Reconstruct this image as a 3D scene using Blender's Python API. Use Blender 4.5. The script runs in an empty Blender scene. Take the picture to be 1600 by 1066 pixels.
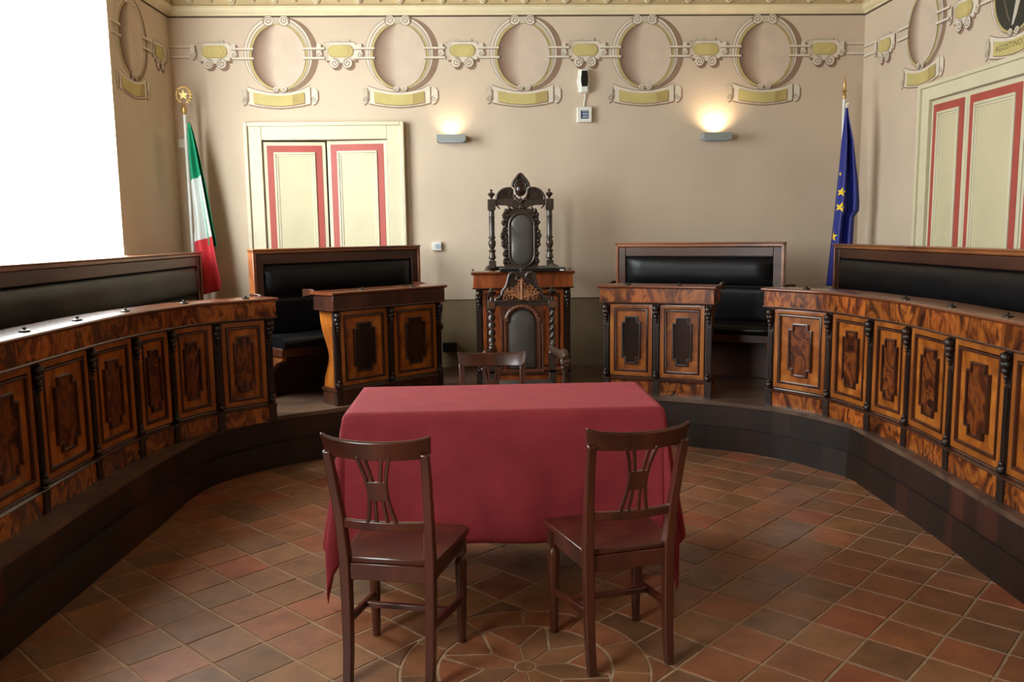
import bpy, bmesh, math, random
from math import sin, cos, pi, radians, atan2, hypot, sqrt
from mathutils import Vector, Matrix

random.seed(7)
S = 0.85                     # every length below is multiplied by this on its way into the scene
C = bpy.context.scene.collection

# ------------------------------------------------------------------ materials
def lin(c):
    f = lambda v: (v / 255 / 12.92) if v / 255 <= 0.04045 else ((v / 255 + 0.055) / 1.055) ** 2.4
    return (f(c[0]), f(c[1]), f(c[2]), 1.0)

def new_mat(name):
    m = bpy.data.materials.new(name); m.use_nodes = True
    nt = m.node_tree
    return m, nt, nt.nodes['Principled BSDF']

def N(nt, kind, **kw):
    n = nt.nodes.new(kind)
    for k, v in kw.items():
        if k in n.inputs: n.inputs[k].default_value = v
        else: setattr(n, k, v)
    return n

def ramp(nt, stops):
    r = nt.nodes.new('ShaderNodeValToRGB')
    e = r.color_ramp.elements
    while len(e) < len(stops): e.new(0.5)
    for i, (p, c) in enumerate(stops): e[i].position = p; e[i].color = c
    return r

def bump(nt, b, src, strength, dist=0.01):
    n = N(nt, 'ShaderNodeBump', Strength=strength, Distance=dist)
    nt.links.new(src, n.inputs['Height']); nt.links.new(n.outputs[0], b.inputs['Normal'])

def plain(name, col, rough=0.6, metal=0.0, var=0.08, scale=6.0, bmp=0.0, bscale=60.0, coat=0.0):
    """one colour with a soft mottling of the pigment"""
    m, nt, b = new_mat(name)
    c = lin(col)
    tc = N(nt, 'ShaderNodeTexCoord')
    no = N(nt, 'ShaderNodeTexNoise', Scale=scale, Detail=5.0)
    nt.links.new(tc.outputs['Object'], no.inputs['Vector'])
    lo = tuple(max(0, x * (1 - var * 2)) for x in c[:3]) + (1,)
    hi = tuple(min(1, x * (1 + var * 2)) for x in c[:3]) + (1,)
    r = ramp(nt, [(0.3, lo), (0.7, hi)])
    nt.links.new(no.outputs[0], r.inputs[0]); nt.links.new(r.outputs[0], b.inputs['Base Color'])
    b.inputs['Roughness'].default_value = rough; b.inputs['Metallic'].default_value = metal
    b.inputs['Coat Weight'].default_value = coat
    if bmp:
        n2 = N(nt, 'ShaderNodeTexNoise', Scale=bscale, Detail=6.0)
        nt.links.new(tc.outputs['Object'], n2.inputs['Vector'])
        bump(nt, b, n2.outputs[0], bmp)
    return m

def wood(name, stops, scale=3.0, stretch=(1, 1, 0.15), distort=1.5, rough=0.35, coat=0.25, detail=6.0, speck=0.0, tone=False):
    m, nt, b = new_mat(name)
    tc = N(nt, 'ShaderNodeTexCoord')
    mp = N(nt, 'ShaderNodeMapping'); mp.inputs['Scale'].default_value = stretch
    nt.links.new(tc.outputs['Object'], mp.inputs['Vector'])
    no = N(nt, 'ShaderNodeTexNoise', Scale=scale, Detail=detail, Distortion=distort)
    nt.links.new(mp.outputs[0], no.inputs['Vector'])
    r = ramp(nt, [(p, lin(c)) for p, c in stops])
    nt.links.new(no.outputs[0], r.inputs[0])
    out = r.outputs[0]
    if speck:
        n2 = N(nt, 'ShaderNodeTexNoise', Scale=70.0, Detail=3.0)
        nt.links.new(tc.outputs['Object'], n2.inputs['Vector'])
        r2 = ramp(nt, [(0.3, (1 - speck,) * 3 + (1,)), (0.6, (1, 1, 1, 1))])
        nt.links.new(n2.outputs[0], r2.inputs[0])
        mx = N(nt, 'ShaderNodeMix', data_type='RGBA', blend_type='MULTIPLY'); mx.inputs[0].default_value = 1
        nt.links.new(out, mx.inputs[6]); nt.links.new(r2.outputs[0], mx.inputs[7]); out = mx.outputs[2]
    if tone:
        at = N(nt, 'ShaderNodeAttribute', attribute_name='tone')
        mx = N(nt, 'ShaderNodeMix', data_type='RGBA', blend_type='MULTIPLY'); mx.inputs[0].default_value = 1
        nt.links.new(out, mx.inputs[6]); nt.links.new(at.outputs['Color'], mx.inputs[7]); out = mx.outputs[2]
    nt.links.new(out, b.inputs['Base Color'])
    b.inputs['Roughness'].default_value = rough; b.inputs['Coat Weight'].default_value = coat
    b.inputs['Coat Roughness'].default_value = 0.18
    bump(nt, b, no.outputs[0], 0.05)
    return m

M = {}
M['wall'] = plain('wall_plaster', (204, 184, 163), 0.9, var=0.035, scale=1.6, bmp=0.12, bscale=30)
M['dado'] = plain('dado_paint', (130, 112, 84), 0.75, var=0.06, scale=2.0, bmp=0.1, bscale=30)
M['dado_line'] = plain('dado_line_paint', (92, 80, 62), 0.8)
M['cream'] = plain('cream_gloss_paint', (213, 204, 175), 0.45, var=0.03, scale=3)
M['cream2'] = plain('cream_panel_paint', (206, 195, 161), 0.5, var=0.03, scale=3)
M['red_stripe'] = plain('red_stripe_paint', (172, 74, 64), 0.5, var=0.04)
M['cornice'] = plain('cornice_stucco', (222, 206, 170), 0.7, var=0.03)
M['cove'] = plain('cove_plaster', (190, 168, 128), 0.85, var=0.04)
M['ceiling'] = plain('ceiling_dark_paint', (112, 94, 70), 0.9, var=0.03)
M['line_dark'] = plain('dark_line_paint', (78, 60, 48), 0.8)
M['rosette'] = plain('rosette_stucco', (205, 190, 160), 0.7, var=0.04)
# painted ornament (fresco pigments)
M['p_stone'] = plain('fresco_pale_stone', (216, 203, 186), 0.9, var=0.03, scale=12)
M['p_stone2'] = plain('fresco_mid_stone', (196, 180, 160), 0.9, var=0.05, scale=12)
M['p_umber'] = plain('fresco_umber', (142, 114, 94), 0.9, var=0.06, scale=10)
M['p_line'] = plain('fresco_outline', (132, 110, 96), 0.9, var=0.06, scale=10)
M['p_gold'] = plain('fresco_ochre', (194, 176, 114), 0.8, var=0.05, scale=8)
M['p_gold2'] = plain('fresco_dark_ochre', (174, 152, 94), 0.8, var=0.07, scale=8)
M['p_black'] = plain('portrait_dark_coat', (44, 42, 34), 0.6, var=0.1)
M['p_white'] = plain('portrait_white_shirt', (196, 192, 184), 0.7)
M['p_text'] = plain('plate_lettering', (96, 88, 34), 0.8)
PG = []
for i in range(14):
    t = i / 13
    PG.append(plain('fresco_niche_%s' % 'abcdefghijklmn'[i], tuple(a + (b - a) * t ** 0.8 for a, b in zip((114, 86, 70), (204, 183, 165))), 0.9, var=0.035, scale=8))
# woods
M['burl'] = wood('honey_burl_veneer', [(0.32, (106, 52, 14)), (0.5, (158, 85, 26)), (0.68, (186, 110, 41))], 5, (1, 1, 0.6), 2.2, 0.3, 0.35, 8, 0.25)
M['burl_light'] = wood('pale_veneer_border', [(0.3, (116, 58, 18)), (0.6, (162, 92, 34)), (0.75, (184, 114, 50))], 6, (1, 1, 0.3), 1.2, 0.3, 0.35, 6, 0.15)
M['walnut_fig'] = wood('figured_walnut_veneer', [(0.34, (40, 16, 7)), (0.47, (84, 36, 14)), (0.55, (128, 66, 24)), (0.66, (66, 27, 11))], 5.0, (1.2, 1.2, 0.7), 4.0, 0.28, 0.4, 7, 0.1)
M['frieze'] = wood('walnut_frieze_veneer', [(0.32, (48, 20, 9)), (0.47, (116, 57, 21)), (0.58, (170, 98, 40)), (0.7, (92, 40, 16))], 5.0, (1.2, 1.2, 0.8), 3.0, 0.27, 0.4, 7, 0.15, tone=True)
M['frieze_red'] = wood('mahogany_veneer', [(0.32, (98, 42, 20)), (0.5, (142, 70, 32)), (0.68, (168, 92, 44))], 4.0, (1.6, 1.6, 0.35), 2.2, 0.3, 0.35, 7, 0.1)
M['inlay_dark'] = wood('dark_walnut_inlay', [(0.35, (24, 13, 9)), (0.6, (46, 25, 15))], 5, (1, 1, 0.3), 1.5, 0.22, 0.4)
M['dark'] = wood('blackened_oak', [(0.35, (26, 15, 11)), (0.65, (48, 28, 20))], 8, (1, 1, 0.2), 1.0, 0.42, 0.12)
M['moulding'] = wood('dark_moulding_wood', [(0.35, (46, 22, 13)), (0.65, (80, 40, 24))], 8, (1, 1, 0.2), 1.0, 0.3, 0.35)
M['topwood'] = wood('polished_desk_top', [(0.35, (86, 42, 24)), (0.65, (124, 66, 38))], 3, (1, 0.3, 1), 1.2, 0.22, 0.5)
M['dais'] = wood('dais_riser_planks', [(0.35, (33, 18, 12)), (0.65, (50, 28, 19))], 5, (1, 1, 0.12), 1.0, 0.48, 0.05, tone=True)
M['deck'] = wood('dais_floor_boards', [(0.35, (66, 46, 36)), (0.65, (104, 78, 62))], 4, (0.3, 1, 1), 1.0, 0.45, 0.1)
M['mahog'] = wood('chair_mahogany', [(0.3, (48, 19, 12)), (0.55, (72, 32, 19)), (0.75, (95, 45, 27))], 6, (1, 1, 0.12), 0.8, 0.3, 0.35)
M['benchmould'] = wood('bench_outer_moulding', [(0.3, (100, 52, 28)), (0.7, (156, 92, 50))], 6, (0.3, 1, 1), 0.8, 0.28, 0.4)
M['benchwood'] = wood('bench_frame_wood', [(0.3, (52, 27, 18)), (0.7, (84, 47, 32))], 6, (0.3, 1, 1), 0.8, 0.32, 0.0)
M['carved'] = wood('carved_dark_oak', [(0.3, (36, 26, 21)), (0.7, (68, 52, 43))], 14, (1, 1, 0.5), 1.0, 0.36, 0.3)
M['carved_red'] = wood('carved_chestnut', [(0.3, (74, 40, 26)), (0.7, (118, 70, 46))], 14, (1, 1, 0.4), 1.0, 0.36, 0.3)
M['arm_wood'] = wood('worn_brown_arm', [(0.3, (52, 34, 26)), (0.7, (88, 62, 48))], 14, (1, 1, 0.5), 1.0, 0.34, 0.3)
M['gilt_carving'] = wood('copper_toned_foliage_carving', [(0.3, (122, 74, 44)), (0.7, (176, 116, 74))], 20, (1, 1, 1), 1.0, 0.42, 0.15)
M['leather'] = plain('black_leather', (18, 17, 19), 0.36, var=0.12, scale=14, bmp=0.12, bscale=90)
M['leather'].node_tree.nodes['Principled BSDF'].inputs['Specular IOR Level'].default_value = .22
M['leather_grey'] = plain('worn_grey_leather', (72, 66, 63), 0.45, var=0.08, scale=10, bmp=0.12, bscale=90)
M['brass'] = plain('brass', (190, 150, 74), 0.3, 1.0)
M['gold'] = plain('gilt_metal', (196, 162, 104), 0.42, 0.85)
M['dark_metal'] = plain('dark_metal', (60, 56, 52), 0.35, 1.0)
M['pole'] = plain('white_pole', (226, 226, 222), 0.35)
M['grey_metal'] = plain('grey_painted_metal', (150, 154, 152), 0.45, 0.2, var=0.02)
M['white_plastic'] = plain('white_plastic', (224, 222, 214), 0.4, var=0.01)
M['black_plastic'] = plain('black_plastic', (20, 20, 20), 0.3)
M['blue_screen'] = plain('dark_blue_label', (34, 34, 78), 0.3)
M['grey_plastic'] = plain('pale_grey_plastic', (160, 172, 186), 0.4)
M['green_cloth'] = plain('flag_green', (18, 150, 110), 0.75, var=0.03)
M['white_cloth'] = plain('flag_white', (226, 232, 230), 0.8, var=0.02)
M['red_cloth'] = plain('flag_red', (214, 56, 66), 0.75, var=0.03)
M['blue_cloth'] = plain('flag_blue', (30, 38, 128), 0.55, var=0.05)
M['star'] = plain('flag_star_yellow', (240, 204, 50), 0.7)
M['grout'] = plain('floor_grout', (158, 128, 100), 0.85, var=0.12, scale=12, bmp=0.3, bscale=80)
M['white_paint'] = plain('white_window_paint', (232, 230, 222), 0.5)

def cloth_mat():
    m, nt, b = new_mat('crimson_tablecloth_weave')
    tc = N(nt, 'ShaderNodeTexCoord')
    no = N(nt, 'ShaderNodeTexNoise', Scale=9.0, Detail=6.0); nt.links.new(tc.outputs['Object'], no.inputs['Vector'])
    r = ramp(nt, [(0.3, lin((129, 31, 39))), (0.7, lin((146, 40, 47)))])
    nt.links.new(no.outputs[0], r.inputs[0]); nt.links.new(r.outputs[0], b.inputs['Base Color'])
    b.inputs['Roughness'].default_value = 0.85
    b.inputs['Sheen Weight'].default_value = 0.25
    b.inputs['Sheen Tint'].default_value = lin((200, 90, 100))
    w = N(nt, 'ShaderNodeTexNoise', Scale=220.0, Detail=2.0); nt.links.new(tc.outputs['Object'], w.inputs['Vector'])
    bump(nt, b, w.outputs[0], 0.15, 0.004)
    return m
M['cloth'] = cloth_mat()

def tile_mat():
    m, nt, b = new_mat('terracotta_tile')
    tc = N(nt, 'ShaderNodeTexCoord')
    at = N(nt, 'ShaderNodeAttribute', attribute_name='tone')
    no = N(nt, 'ShaderNodeTexNoise', Scale=7.0, Detail=8.0, Roughness=0.65); nt.links.new(tc.outputs['Object'], no.inputs['Vector'])
    r = ramp(nt, [(0.3, (0.62, 0.62, 0.62, 1)), (0.7, (1.25, 1.2, 1.15, 1))])
    nt.links.new(no.outputs[0], r.inputs[0])
    mx = N(nt, 'ShaderNodeMix', data_type='RGBA', blend_type='MULTIPLY'); mx.inputs[0].default_value = 1
    nt.links.new(at.outputs['Color'], mx.inputs[6]); nt.links.new(r.outputs[0], mx.inputs[7])
    nt.links.new(mx.outputs[2], b.inputs['Base Color'])
    n3 = N(nt, 'ShaderNodeTexNoise', Scale=3.0, Detail=4.0); nt.links.new(tc.outputs['Object'], n3.inputs['Vector'])
    rr = ramp(nt, [(0.3, (0.34,) * 3 + (1,)), (0.7, (0.55,) * 3 + (1,))])
    nt.links.new(n3.outputs[0], rr.inputs[0]); nt.links.new(rr.outputs[0], b.inputs['Roughness'])
    bump(nt, b, no.outputs[0], 0.25, 0.006)
    return m
M['tile'] = tile_mat()

def emit(name, col, strength):
    m, nt, b = new_mat(name)
    b.inputs['Base Color'].default_value = (0.8, 0.8, 0.8, 1)
    b.inputs['Emission Color'].default_value = col
    b.inputs['Emission Strength'].default_value = strength
    return m
M['blind'] = emit('daylit_window_blind', (0.92, 1.0, 0.99, 1), 14.0)
M['lamp'] = emit('sconce_lamp_tube', (1.0, 0.72, 0.38, 1), 1.0)
M['blind_near'] = emit('daylit_near_window_blind', (0.92, 1.0, 0.99, 1), 18.0)

# ------------------------------------------------------------------ mesh builder
class MB:
    def __init__(s):
        s.bm = bmesh.new(); s.mi = 0; s.tone = None
        s.lay = None
    def tones(s):
        s.lay = s.bm.loops.layers.float_color.new('tone'); return s
    def f(s, vs):
        try: fc = s.bm.faces.new(vs)
        except ValueError: return None
        fc.material_index = s.mi
        if s.lay is not None:
            c = s.tone or (1, 1, 1, 1)
            for l in fc.loops: l[s.lay] = c
        return fc
    def v(s, p): return s.bm.verts.new(Vector(p) * S)
    def loft(s, rings, closed=True, cap=True):
        R = [[s.v(p) for p in r] for r in rings]
        n = len(R[0])
        for a, b in zip(R, R[1:]):
            for i in range(n if closed else n - 1):
                j = (i + 1) % n
                s.f((a[i], a[j], b[j], b[i]))
        if cap and closed:
            s.f(R[0][::-1]); s.f(R[-1])
        return s
    def box(s, x0, x1, y0, y1, z0, z1, T=None):
        P = [(x0, y0, z0), (x1, y0, z0), (x1, y1, z0), (x0, y1, z0), (x0, y0, z1), (x1, y0, z1), (x1, y1, z1), (x0, y1, z1)]
        if T: P = [T(Vector(p)) for p in P]
        return s.loft([P[:4], P[4:]])
    def prism(s, poly, fa, fb):
        return s.loft([[fa(*p) for p in poly], [fb(*p) for p in poly]])
    def lathe(s, prof, cx=0, cy=0, n=18, T=None, twist=None):
        rings = []
        for r, z in prof:
            ring = []
            for i in range(n):
                a = 2 * pi * i / n
                rr = r * (twist(a, z) if twist else 1)
                p = Vector((cx + rr * cos(a), cy + rr * sin(a), z))
                ring.append(T(p) if T else p)
            rings.append(ring)
        return s.loft(rings)
    def tube(s, pts, r, n=8, flat=1.0):
        pts = [Vector(p) for p in pts]
        if not isinstance(r, (list, tuple)): r = [r] * len(pts)
        rings = []; up = None
        for i, p in enumerate(pts):
            t = (pts[min(i + 1, len(pts) - 1)] - pts[max(i - 1, 0)])
            if t.length < 1e-9: t = Vector((0, 0, 1))
            t.normalize()
            if up is None: up = Vector((0, 1, 0)) if abs(t.y) < 0.9 else Vector((1, 0, 0))
            a = up.cross(t)
            if a.length < 1e-6: a = Vector((1, 0, 0)).cross(t)
            a.normalize(); b = t.cross(a); up = b.copy()
            rings.append([p + r[i] * (cos(2 * pi * k / n) * a + flat * sin(2 * pi * k / n) * b) for k in range(n)])
        return s.loft(rings)
    def bar(s, pts, w, h, axis=Vector((1, 0, 0))):
        """rectangular bar swept along points; w along axis, h across"""
        pts = [Vector(p) for p in pts]; rings = []
        for i, p in enumerate(pts):
            ww = w[i] if isinstance(w, (list, tuple)) else w
            hh = h[i] if isinstance(h, (list, tuple)) else h
            t = (pts[min(i + 1, len(pts) - 1)] - pts[max(i - 1, 0)]).normalized()
            a = (axis - axis.dot(t) * t).normalized(); b = t.cross(a)
            rings.append([p + a * ww / 2 + b * hh / 2, p - a * ww / 2 + b * hh / 2, p - a * ww / 2 - b * hh / 2, p + a * ww / 2 - b * hh / 2])
        return s.loft(rings)
    def ball(s, c, r, sub=2):
        if not isinstance(r, (list, tuple)): r = (r, r, r)
        mt = Matrix.Translation(Vector(c) * S) @ Matrix.Diagonal((r[0] * S, r[1] * S, r[2] * S, 1))
        g = bmesh.ops.create_icosphere(s.bm, subdivisions=sub, radius=1, matrix=mt)
        for v in g['verts']:
            for fc in v.link_faces: fc.material_index = s.mi
        return s
    def build(s, name, mats, parent=None, bevel=0.0, smooth=35, seg=2, recalc=True, loc=None, rz=0.0, subsurf=0):
        bm = s.bm
        if recalc: bmesh.ops.recalc_face_normals(bm, faces=bm.faces)
        ang = radians(smooth)
        for fc in bm.faces: fc.smooth = True
        for e in bm.edges:
            if len(e.link_faces) == 2 and e.calc_face_angle(0) > ang: e.smooth = False
        me = bpy.data.meshes.new(name); bm.to_mesh(me); bm.free()
        o = bpy.data.objects.new(name, me); C.objects.link(o)
        for m in (mats if isinstance(mats, (list, tuple)) else [mats]): me.materials.append(M[m] if isinstance(m, str) else m)
        if parent: o.parent = parent
        if loc is not None: o.location = Vector(loc) * S
        o.rotation_euler.z = rz
        if bevel:
            b = o.modifiers.new('soft_edges', 'BEVEL'); b.width = bevel * S; b.segments = seg; b.limit_method = 'ANGLE'; b.angle_limit = radians(35)
            b.harden_normals = False
        if subsurf:
            b = o.modifiers.new('smooth', 'SUBSURF'); b.levels = subsurf; b.render_levels = subsurf
        return o

def tag(o, label=None, cat=None, group=None, kind=None):
    if label: o['label'] = label
    if cat: o['category'] = cat
    if group: o['group'] = group
    if kind: o['kind'] = kind
    return o

def thing(name, label, cat, loc=(0, 0, 0), rz=0.0, group=None):
    o = bpy.data.objects.new(name, None); C.objects.link(o)
    o.empty_display_size = 0.1
    o.location = Vector(loc) * S; o.rotation_euler.z = rz
    return tag(o, label, cat, group)

def copy_tree(o, parent=None):
    c = o.copy(); C.objects.link(c)
    if parent: c.parent = parent
    for ch in list(o.children): copy_tree(ch, c)
    return c

# ------------------------------------------------------------------ paths
def catmull(P, n=8):
    P = [Vector((p[0], p[1])) for p in P]; out = []
    for i in range(len(P) - 1):
        p0 = P[i - 1] if i else 2 * P[0] - P[1]; p1, p2 = P[i], P[i + 1]
        p3 = P[i + 2] if i + 2 < len(P) else 2 * P[-1] - P[-2]
        for k in range(n):
            t = k / n
            out.append(0.5 * ((2 * p1) + (p2 - p0) * t + (2 * p0 - 5 * p1 + 4 * p2 - p3) * t * t + (3 * p1 - p0 - 3 * p2 + p3) * t ** 3))
    out.append(P[-1]); return out

class Path:
    def __init__(s, pts, smooth=True):
        s.p = catmull(pts) if smooth and len(pts) > 2 else [Vector((p[0], p[1])) for p in pts]
        s.a = [0]
        for a, b in zip(s.p, s.p[1:]): s.a.append(s.a[-1] + (b - a).length)
        s.L = s.a[-1]
    def at(s, t):
        i = 0
        if t >= s.L: i = len(s.p) - 2
        elif t > 0:
            while s.a[i + 1] < t: i += 1
        u = (t - s.a[i]) / (s.a[i + 1] - s.a[i])
        return s.p[i].lerp(s.p[i + 1], u) if 0 <= u <= 1 else s.p[i] + (s.p[i + 1] - s.p[i]) * u
    def P(s, t, d, z):
        e = 0.02
        q = s.at(t); tn = (s.at(t + e) - s.at(t - e)).normalized()
        n = Vector((tn.y, -tn.x))
        q = q + n * d
        return (q.x, q.y, z)

def sweep(mb, path, s0, s1, prof, ds=0.07):
    n = max(1, math.ceil((s1 - s0) / ds))
    return mb.loft([[path.P(s0 + (s1 - s0) * i / n, d, z) for d, z in prof] for i in range(n + 1)])

def rect(d0, d1, z0, z1): return [(d0, z0), (d1, z0), (d1, z1), (d0, z1)]

def ringstrip(mb, path, loop, w, d0, d1, ds=0.07):
    """moulding of width w along the inside of a closed (s, z) loop"""
    n = len(loop)
    area = sum(loop[i][0] * loop[(i + 1) % n][1] - loop[(i + 1) % n][0] * loop[i][1] for i in range(n))
    if area < 0: loop = loop[::-1]
    inner = []
    for i in range(n):
        a, b, c = Vector(loop[i - 1]), Vector(loop[i]), Vector(loop[(i + 1) % n])
        e1 = (b - a).normalized(); e2 = (c - b).normalized()
        n1 = Vector((-e1.y, e1.x)); n2 = Vector((-e2.y, e2.x))
        k = (n1 + n2); k = k / max(0.2, k.dot(n1))
        inner.append(b + k * w)
    O, I = [], []
    for i in range(n):
        j = (i + 1) % n
        a, b = Vector(loop[i]), Vector(loop[j])
        m = max(1, math.ceil(abs(b.x - a.x) / ds))
        for k in range(m):
            O.append(a.lerp(b, k / m)); I.append(inner[i].lerp(inner[j], k / m))
    prof = [(0, d0), (0.12, d1 - 0.002), (0.5, d1), (0.88, d1 - 0.002), (1, d0)]
    R = [[mb.v(path.P(o.x + (i_.x - o.x) * u, d, o.y + (i_.y - o.y) * u)) for u, d in prof] for o, i_ in zip(O, I)]
    m = len(R)
    for i in range(m):
        a, b = R[i], R[(i + 1) % m]
        for k in range(len(prof)):
            l = (k + 1) % len(prof)
            mb.f((a[k], b[k], b[l], a[l]))

# ------------------------------------------------------------------ floor
def tone(c, v=1.0):
    c = lin(c); return (c[0] * v, c[1] * v, c[2] * v, 1)
TILES = [(150, 95, 62), (152, 100, 68), (144, 92, 60), (146, 101, 68), (138, 92, 61), (154, 95, 64), (142, 97, 65), (126, 88, 60), (150, 95, 66), (144, 99, 64), (154, 88, 60), (130, 92, 64)]
def build_floor():
    mb = MB().tones()
    mb.mi = 0
    mb.box(-3.4, 4.2, -6.2, 8.5, -0.1, -0.0035)
    mb.mi = 1
    cx, cy = 0.153, 3.16
    def tile(poly, z=0.0):
        mb.tone = tone(random.choice(TILES), random.uniform(0.8, 1.0))
        c = Vector((sum(p[0] for p in poly) / len(poly), sum(p[1] for p in poly) / len(poly)))
        top = [(p[0] + (c.x - p[0]) * 0.012, p[1] + (c.y - p[1]) * 0.012, z) for p in poly]
        bot = [(p[0], p[1], -0.006) for p in poly]
        a = [mb.v(p) for p in bot]; b = [mb.v(p) for p in top]
        n = len(a)
        for i in range(n): mb.f((a[i], a[(i + 1) % n], b[(i + 1) % n], b[i]))
        mb.f(b)
    ga = -0.78275; ta, tb = 0.23508, 0.2394
    ea = Vector((cos(ga), sin(ga))); eb = Vector((-sin(ga), cos(ga))); o = Vector((-1.76367, 3.92173))
    jit = {}
    def corner(i, j):
        if (i, j) not in jit: jit[(i, j)] = Vector((random.uniform(-.006, .006), random.uniform(-.006, .006)))
        return o + ea * ta * i + eb * tb * j + jit[(i, j)]
    g = 0.0062
    for i in range(-40, 50):
        for j in range(-40, 50):
            c = o + ea * ta * (i + .5) + eb * tb * (j + .5)
            if not (-2.35 < c.x < 2.9 and -3.0 < c.y < 7.3): continue
            if hypot(c.x - 0.3, c.y - 4.39) > 2.75 and c.y > 5.0: continue
            r = hypot(c.x - cx, c.y - cy)
            q = [corner(i, j), corner(i + 1, j), corner(i + 1, j + 1), corner(i, j + 1)]
            if sum(hypot(q[k].lerp(q[(k + 1) % 4], t / 6).x - cx, q[k].lerp(q[(k + 1) % 4], t / 6).y - cy) > 0.50 for k in range(4) for t in range(6)) < 6: continue
            m = sum(q, Vector((0, 0))) / 4
            ins = [p.lerp(m, g * 1.41 / max(1e-6, (p - m).length)) for p in q]
            st = 16 if r < 0.75 else 1
            pts = [ins[k].lerp(ins[(k + 1) % 4], t / st) for k in range(4) for t in range(st)]
            c0 = Vector((cx, cy)); out = [(p - c0).length > 0.497 for p in pts]
            if not all(out):
                if sum(out) < 12: continue
                n_ = len(pts); k0 = next(k for k in range(n_) if out[k] and not out[k - 1])
                run = []
                for k in range(n_):
                    if not out[(k0 + k) % n_]: break
                    run.append(pts[(k0 + k) % n_])
                a1 = atan2(run[-1].y - cy, run[-1].x - cx); a0 = atan2(run[0].y - cy, run[0].x - cx)
                da = (a0 - a1 + pi) % (2 * pi) - pi
                pts = run + [c0 + 0.497 * Vector((cos(a1 + da * t / 8), sin(a1 + da * t / 8))) for t in range(0, 9)]
            poly = [(p.x, p.y) for p in pts]
            tile(poly, random.uniform(-0.0012, 0.0008))
    # round medallion of cut tiles between the chairs
    def pol(r, a): return (cx + r * cos(a), cy + r * sin(a))
    tile([pol(0.036, 2 * pi * k / 16) for k in range(16)])
    n = 8
    for k in range(n):
        a = radians(28) + 2 * pi * k / n; h = pi / n
        tile([pol(0.046, a - h * .8), pol(0.046, a), pol(0.046, a + h * .8), pol(0.160, a + h * .93), pol(0.330, a + h * .05), pol(0.330, a - h * .05), pol(0.160, a - h * .93)])
        a2 = a + h
        arc = [pol(0.338, a2 + h * u) for u in (0.86, 0.5, 0.15, -0.15, -0.5, -0.86)]
        tile([pol(0.178, a2 - h * .02), pol(0.178, a2 + h * .02)] + arc)
    n = 11
    for k in range(n):
        a = radians(6) + 2 * pi * k / n; h = pi / n * 0.965
        tile([pol(0.352, a + h * u) for u in (-1, -.5, 0, .5, 1)] + [pol(0.486, a + h * u) for u in (1, .5, 0, -.5, -1)])
    o_ = mb.build('floor', ['grout', 'tile'], smooth=20)
    tag(o_, kind='structure')
build_floor()

# ------------------------------------------------------------------ dais (raised wooden stage round the hall)
BASE = [(-2.04, 1.0), (-1.97, 3.3), (-1.91, 4.9), (-1.90, 5.46), (-1.83, 5.767), (-1.634, 6.034), (-1.446, 6.222), (-1.17, 6.40), (-0.75, 6.64), (-0.3, 6.81), (0.33, 6.90), (0.9, 6.82), (1.25, 6.70), (1.586, 6.518), (1.952, 6.306), (2.213, 6.06), (2.385, 5.77), (2.498, 5.554), (2.5, 5.22), (2.488, 4.49), (2.432, 3.56), (2.30, 1.0)]
TOP = [(-2.10, 1.0), (-2.02, 3.3), (-1.985, 4.7), (-1.935, 5.34), (-1.85, 5.80), (-1.66, 6.08), (-1.47, 6.27), (-1.19, 6.45), (-0.77, 6.69), (-0.3, 6.86), (0.33, 6.95), (0.92, 6.87), (1.28, 6.75), (1.615, 6.575), (1.98, 6.35), (2.25, 6.09), (2.425, 5.79), (2.52, 5.56), (2.52, 5.22), (2.505, 4.49), (2.45, 3.56), (2.32, 1.0)]
ZD = 0.37
def build_dais():
    root = bpy.data.objects.new('dais', None); C.objects.link(root); tag(root, kind='structure')
    root.location = Vector((0.3, 7, 0)) * S
    def off(p): return (p[0] - 0.3, p[1] - 7, p[2])
    rnd = random.Random(3)
    def riser(name, ctrl, z0, z1, th, mat, lo, hi):
        pa = Path(ctrl); mb = MB().tones(); s = 0
        while s < pa.L - 1e-3:
            w = min(rnd.uniform(0.1, 0.22), pa.L - s)
            v = rnd.uniform(lo, hi)
            red = rnd.random() < .2
            mb.tone = (v * 1.9, v * 1.25, v, 1) if red else (v, v, v, 1)
            n = 2
            mb.loft([[off(pa.P(s + w * k / n, d, z)) for d, z in rect(-th, 0, z0, z1)] for k in range(n + 1)])
            s += w
        mb.build(name, mat, root)
    riser('lower_riser', BASE, 0.0, 0.176, 0.06, 'dais', 0.45, 0.8)
    riser('upper_riser', TOP, 0.165, 0.345, 0.05, 'dais', 0.45, 1.15)
    mb = MB(); pa = Path(TOP)
    inner = [pa.P(pa.L * i / 140, 0.012, 0) for i in range(141)]
    outer = [(-3.04, 1.0)] + [(-2.9, 8.4)] + [(3.78, 8.4)] + [(3.87, 1.0)]
    poly = [(p[0] - .3, p[1] - 7) for p in inner] + [(p[0] - .3, p[1] - 7) for p in outer[::-1]]
    a = [mb.v((x, y, ZD - 0.03)) for x, y in poly]; b = [mb.v((x, y, ZD)) for x, y in poly]
    n = len(a)
    for i in range(n): mb.f((a[i], a[(i + 1) % n], b[(i + 1) % n], b[i]))
    mb.f(b); mb.f(a[::-1])
    mb.build('deck', 'deck', root)
build_dais()

# ------------------------------------------------------------------ walls
def frame(name, loc, rz):
    o = bpy.data.objects.new(name, None); C.objects.link(o)
    o.location = Vector(loc) * S; o.rotation_euler.z = rz
    tag(o, kind='structure'); return o

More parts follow.
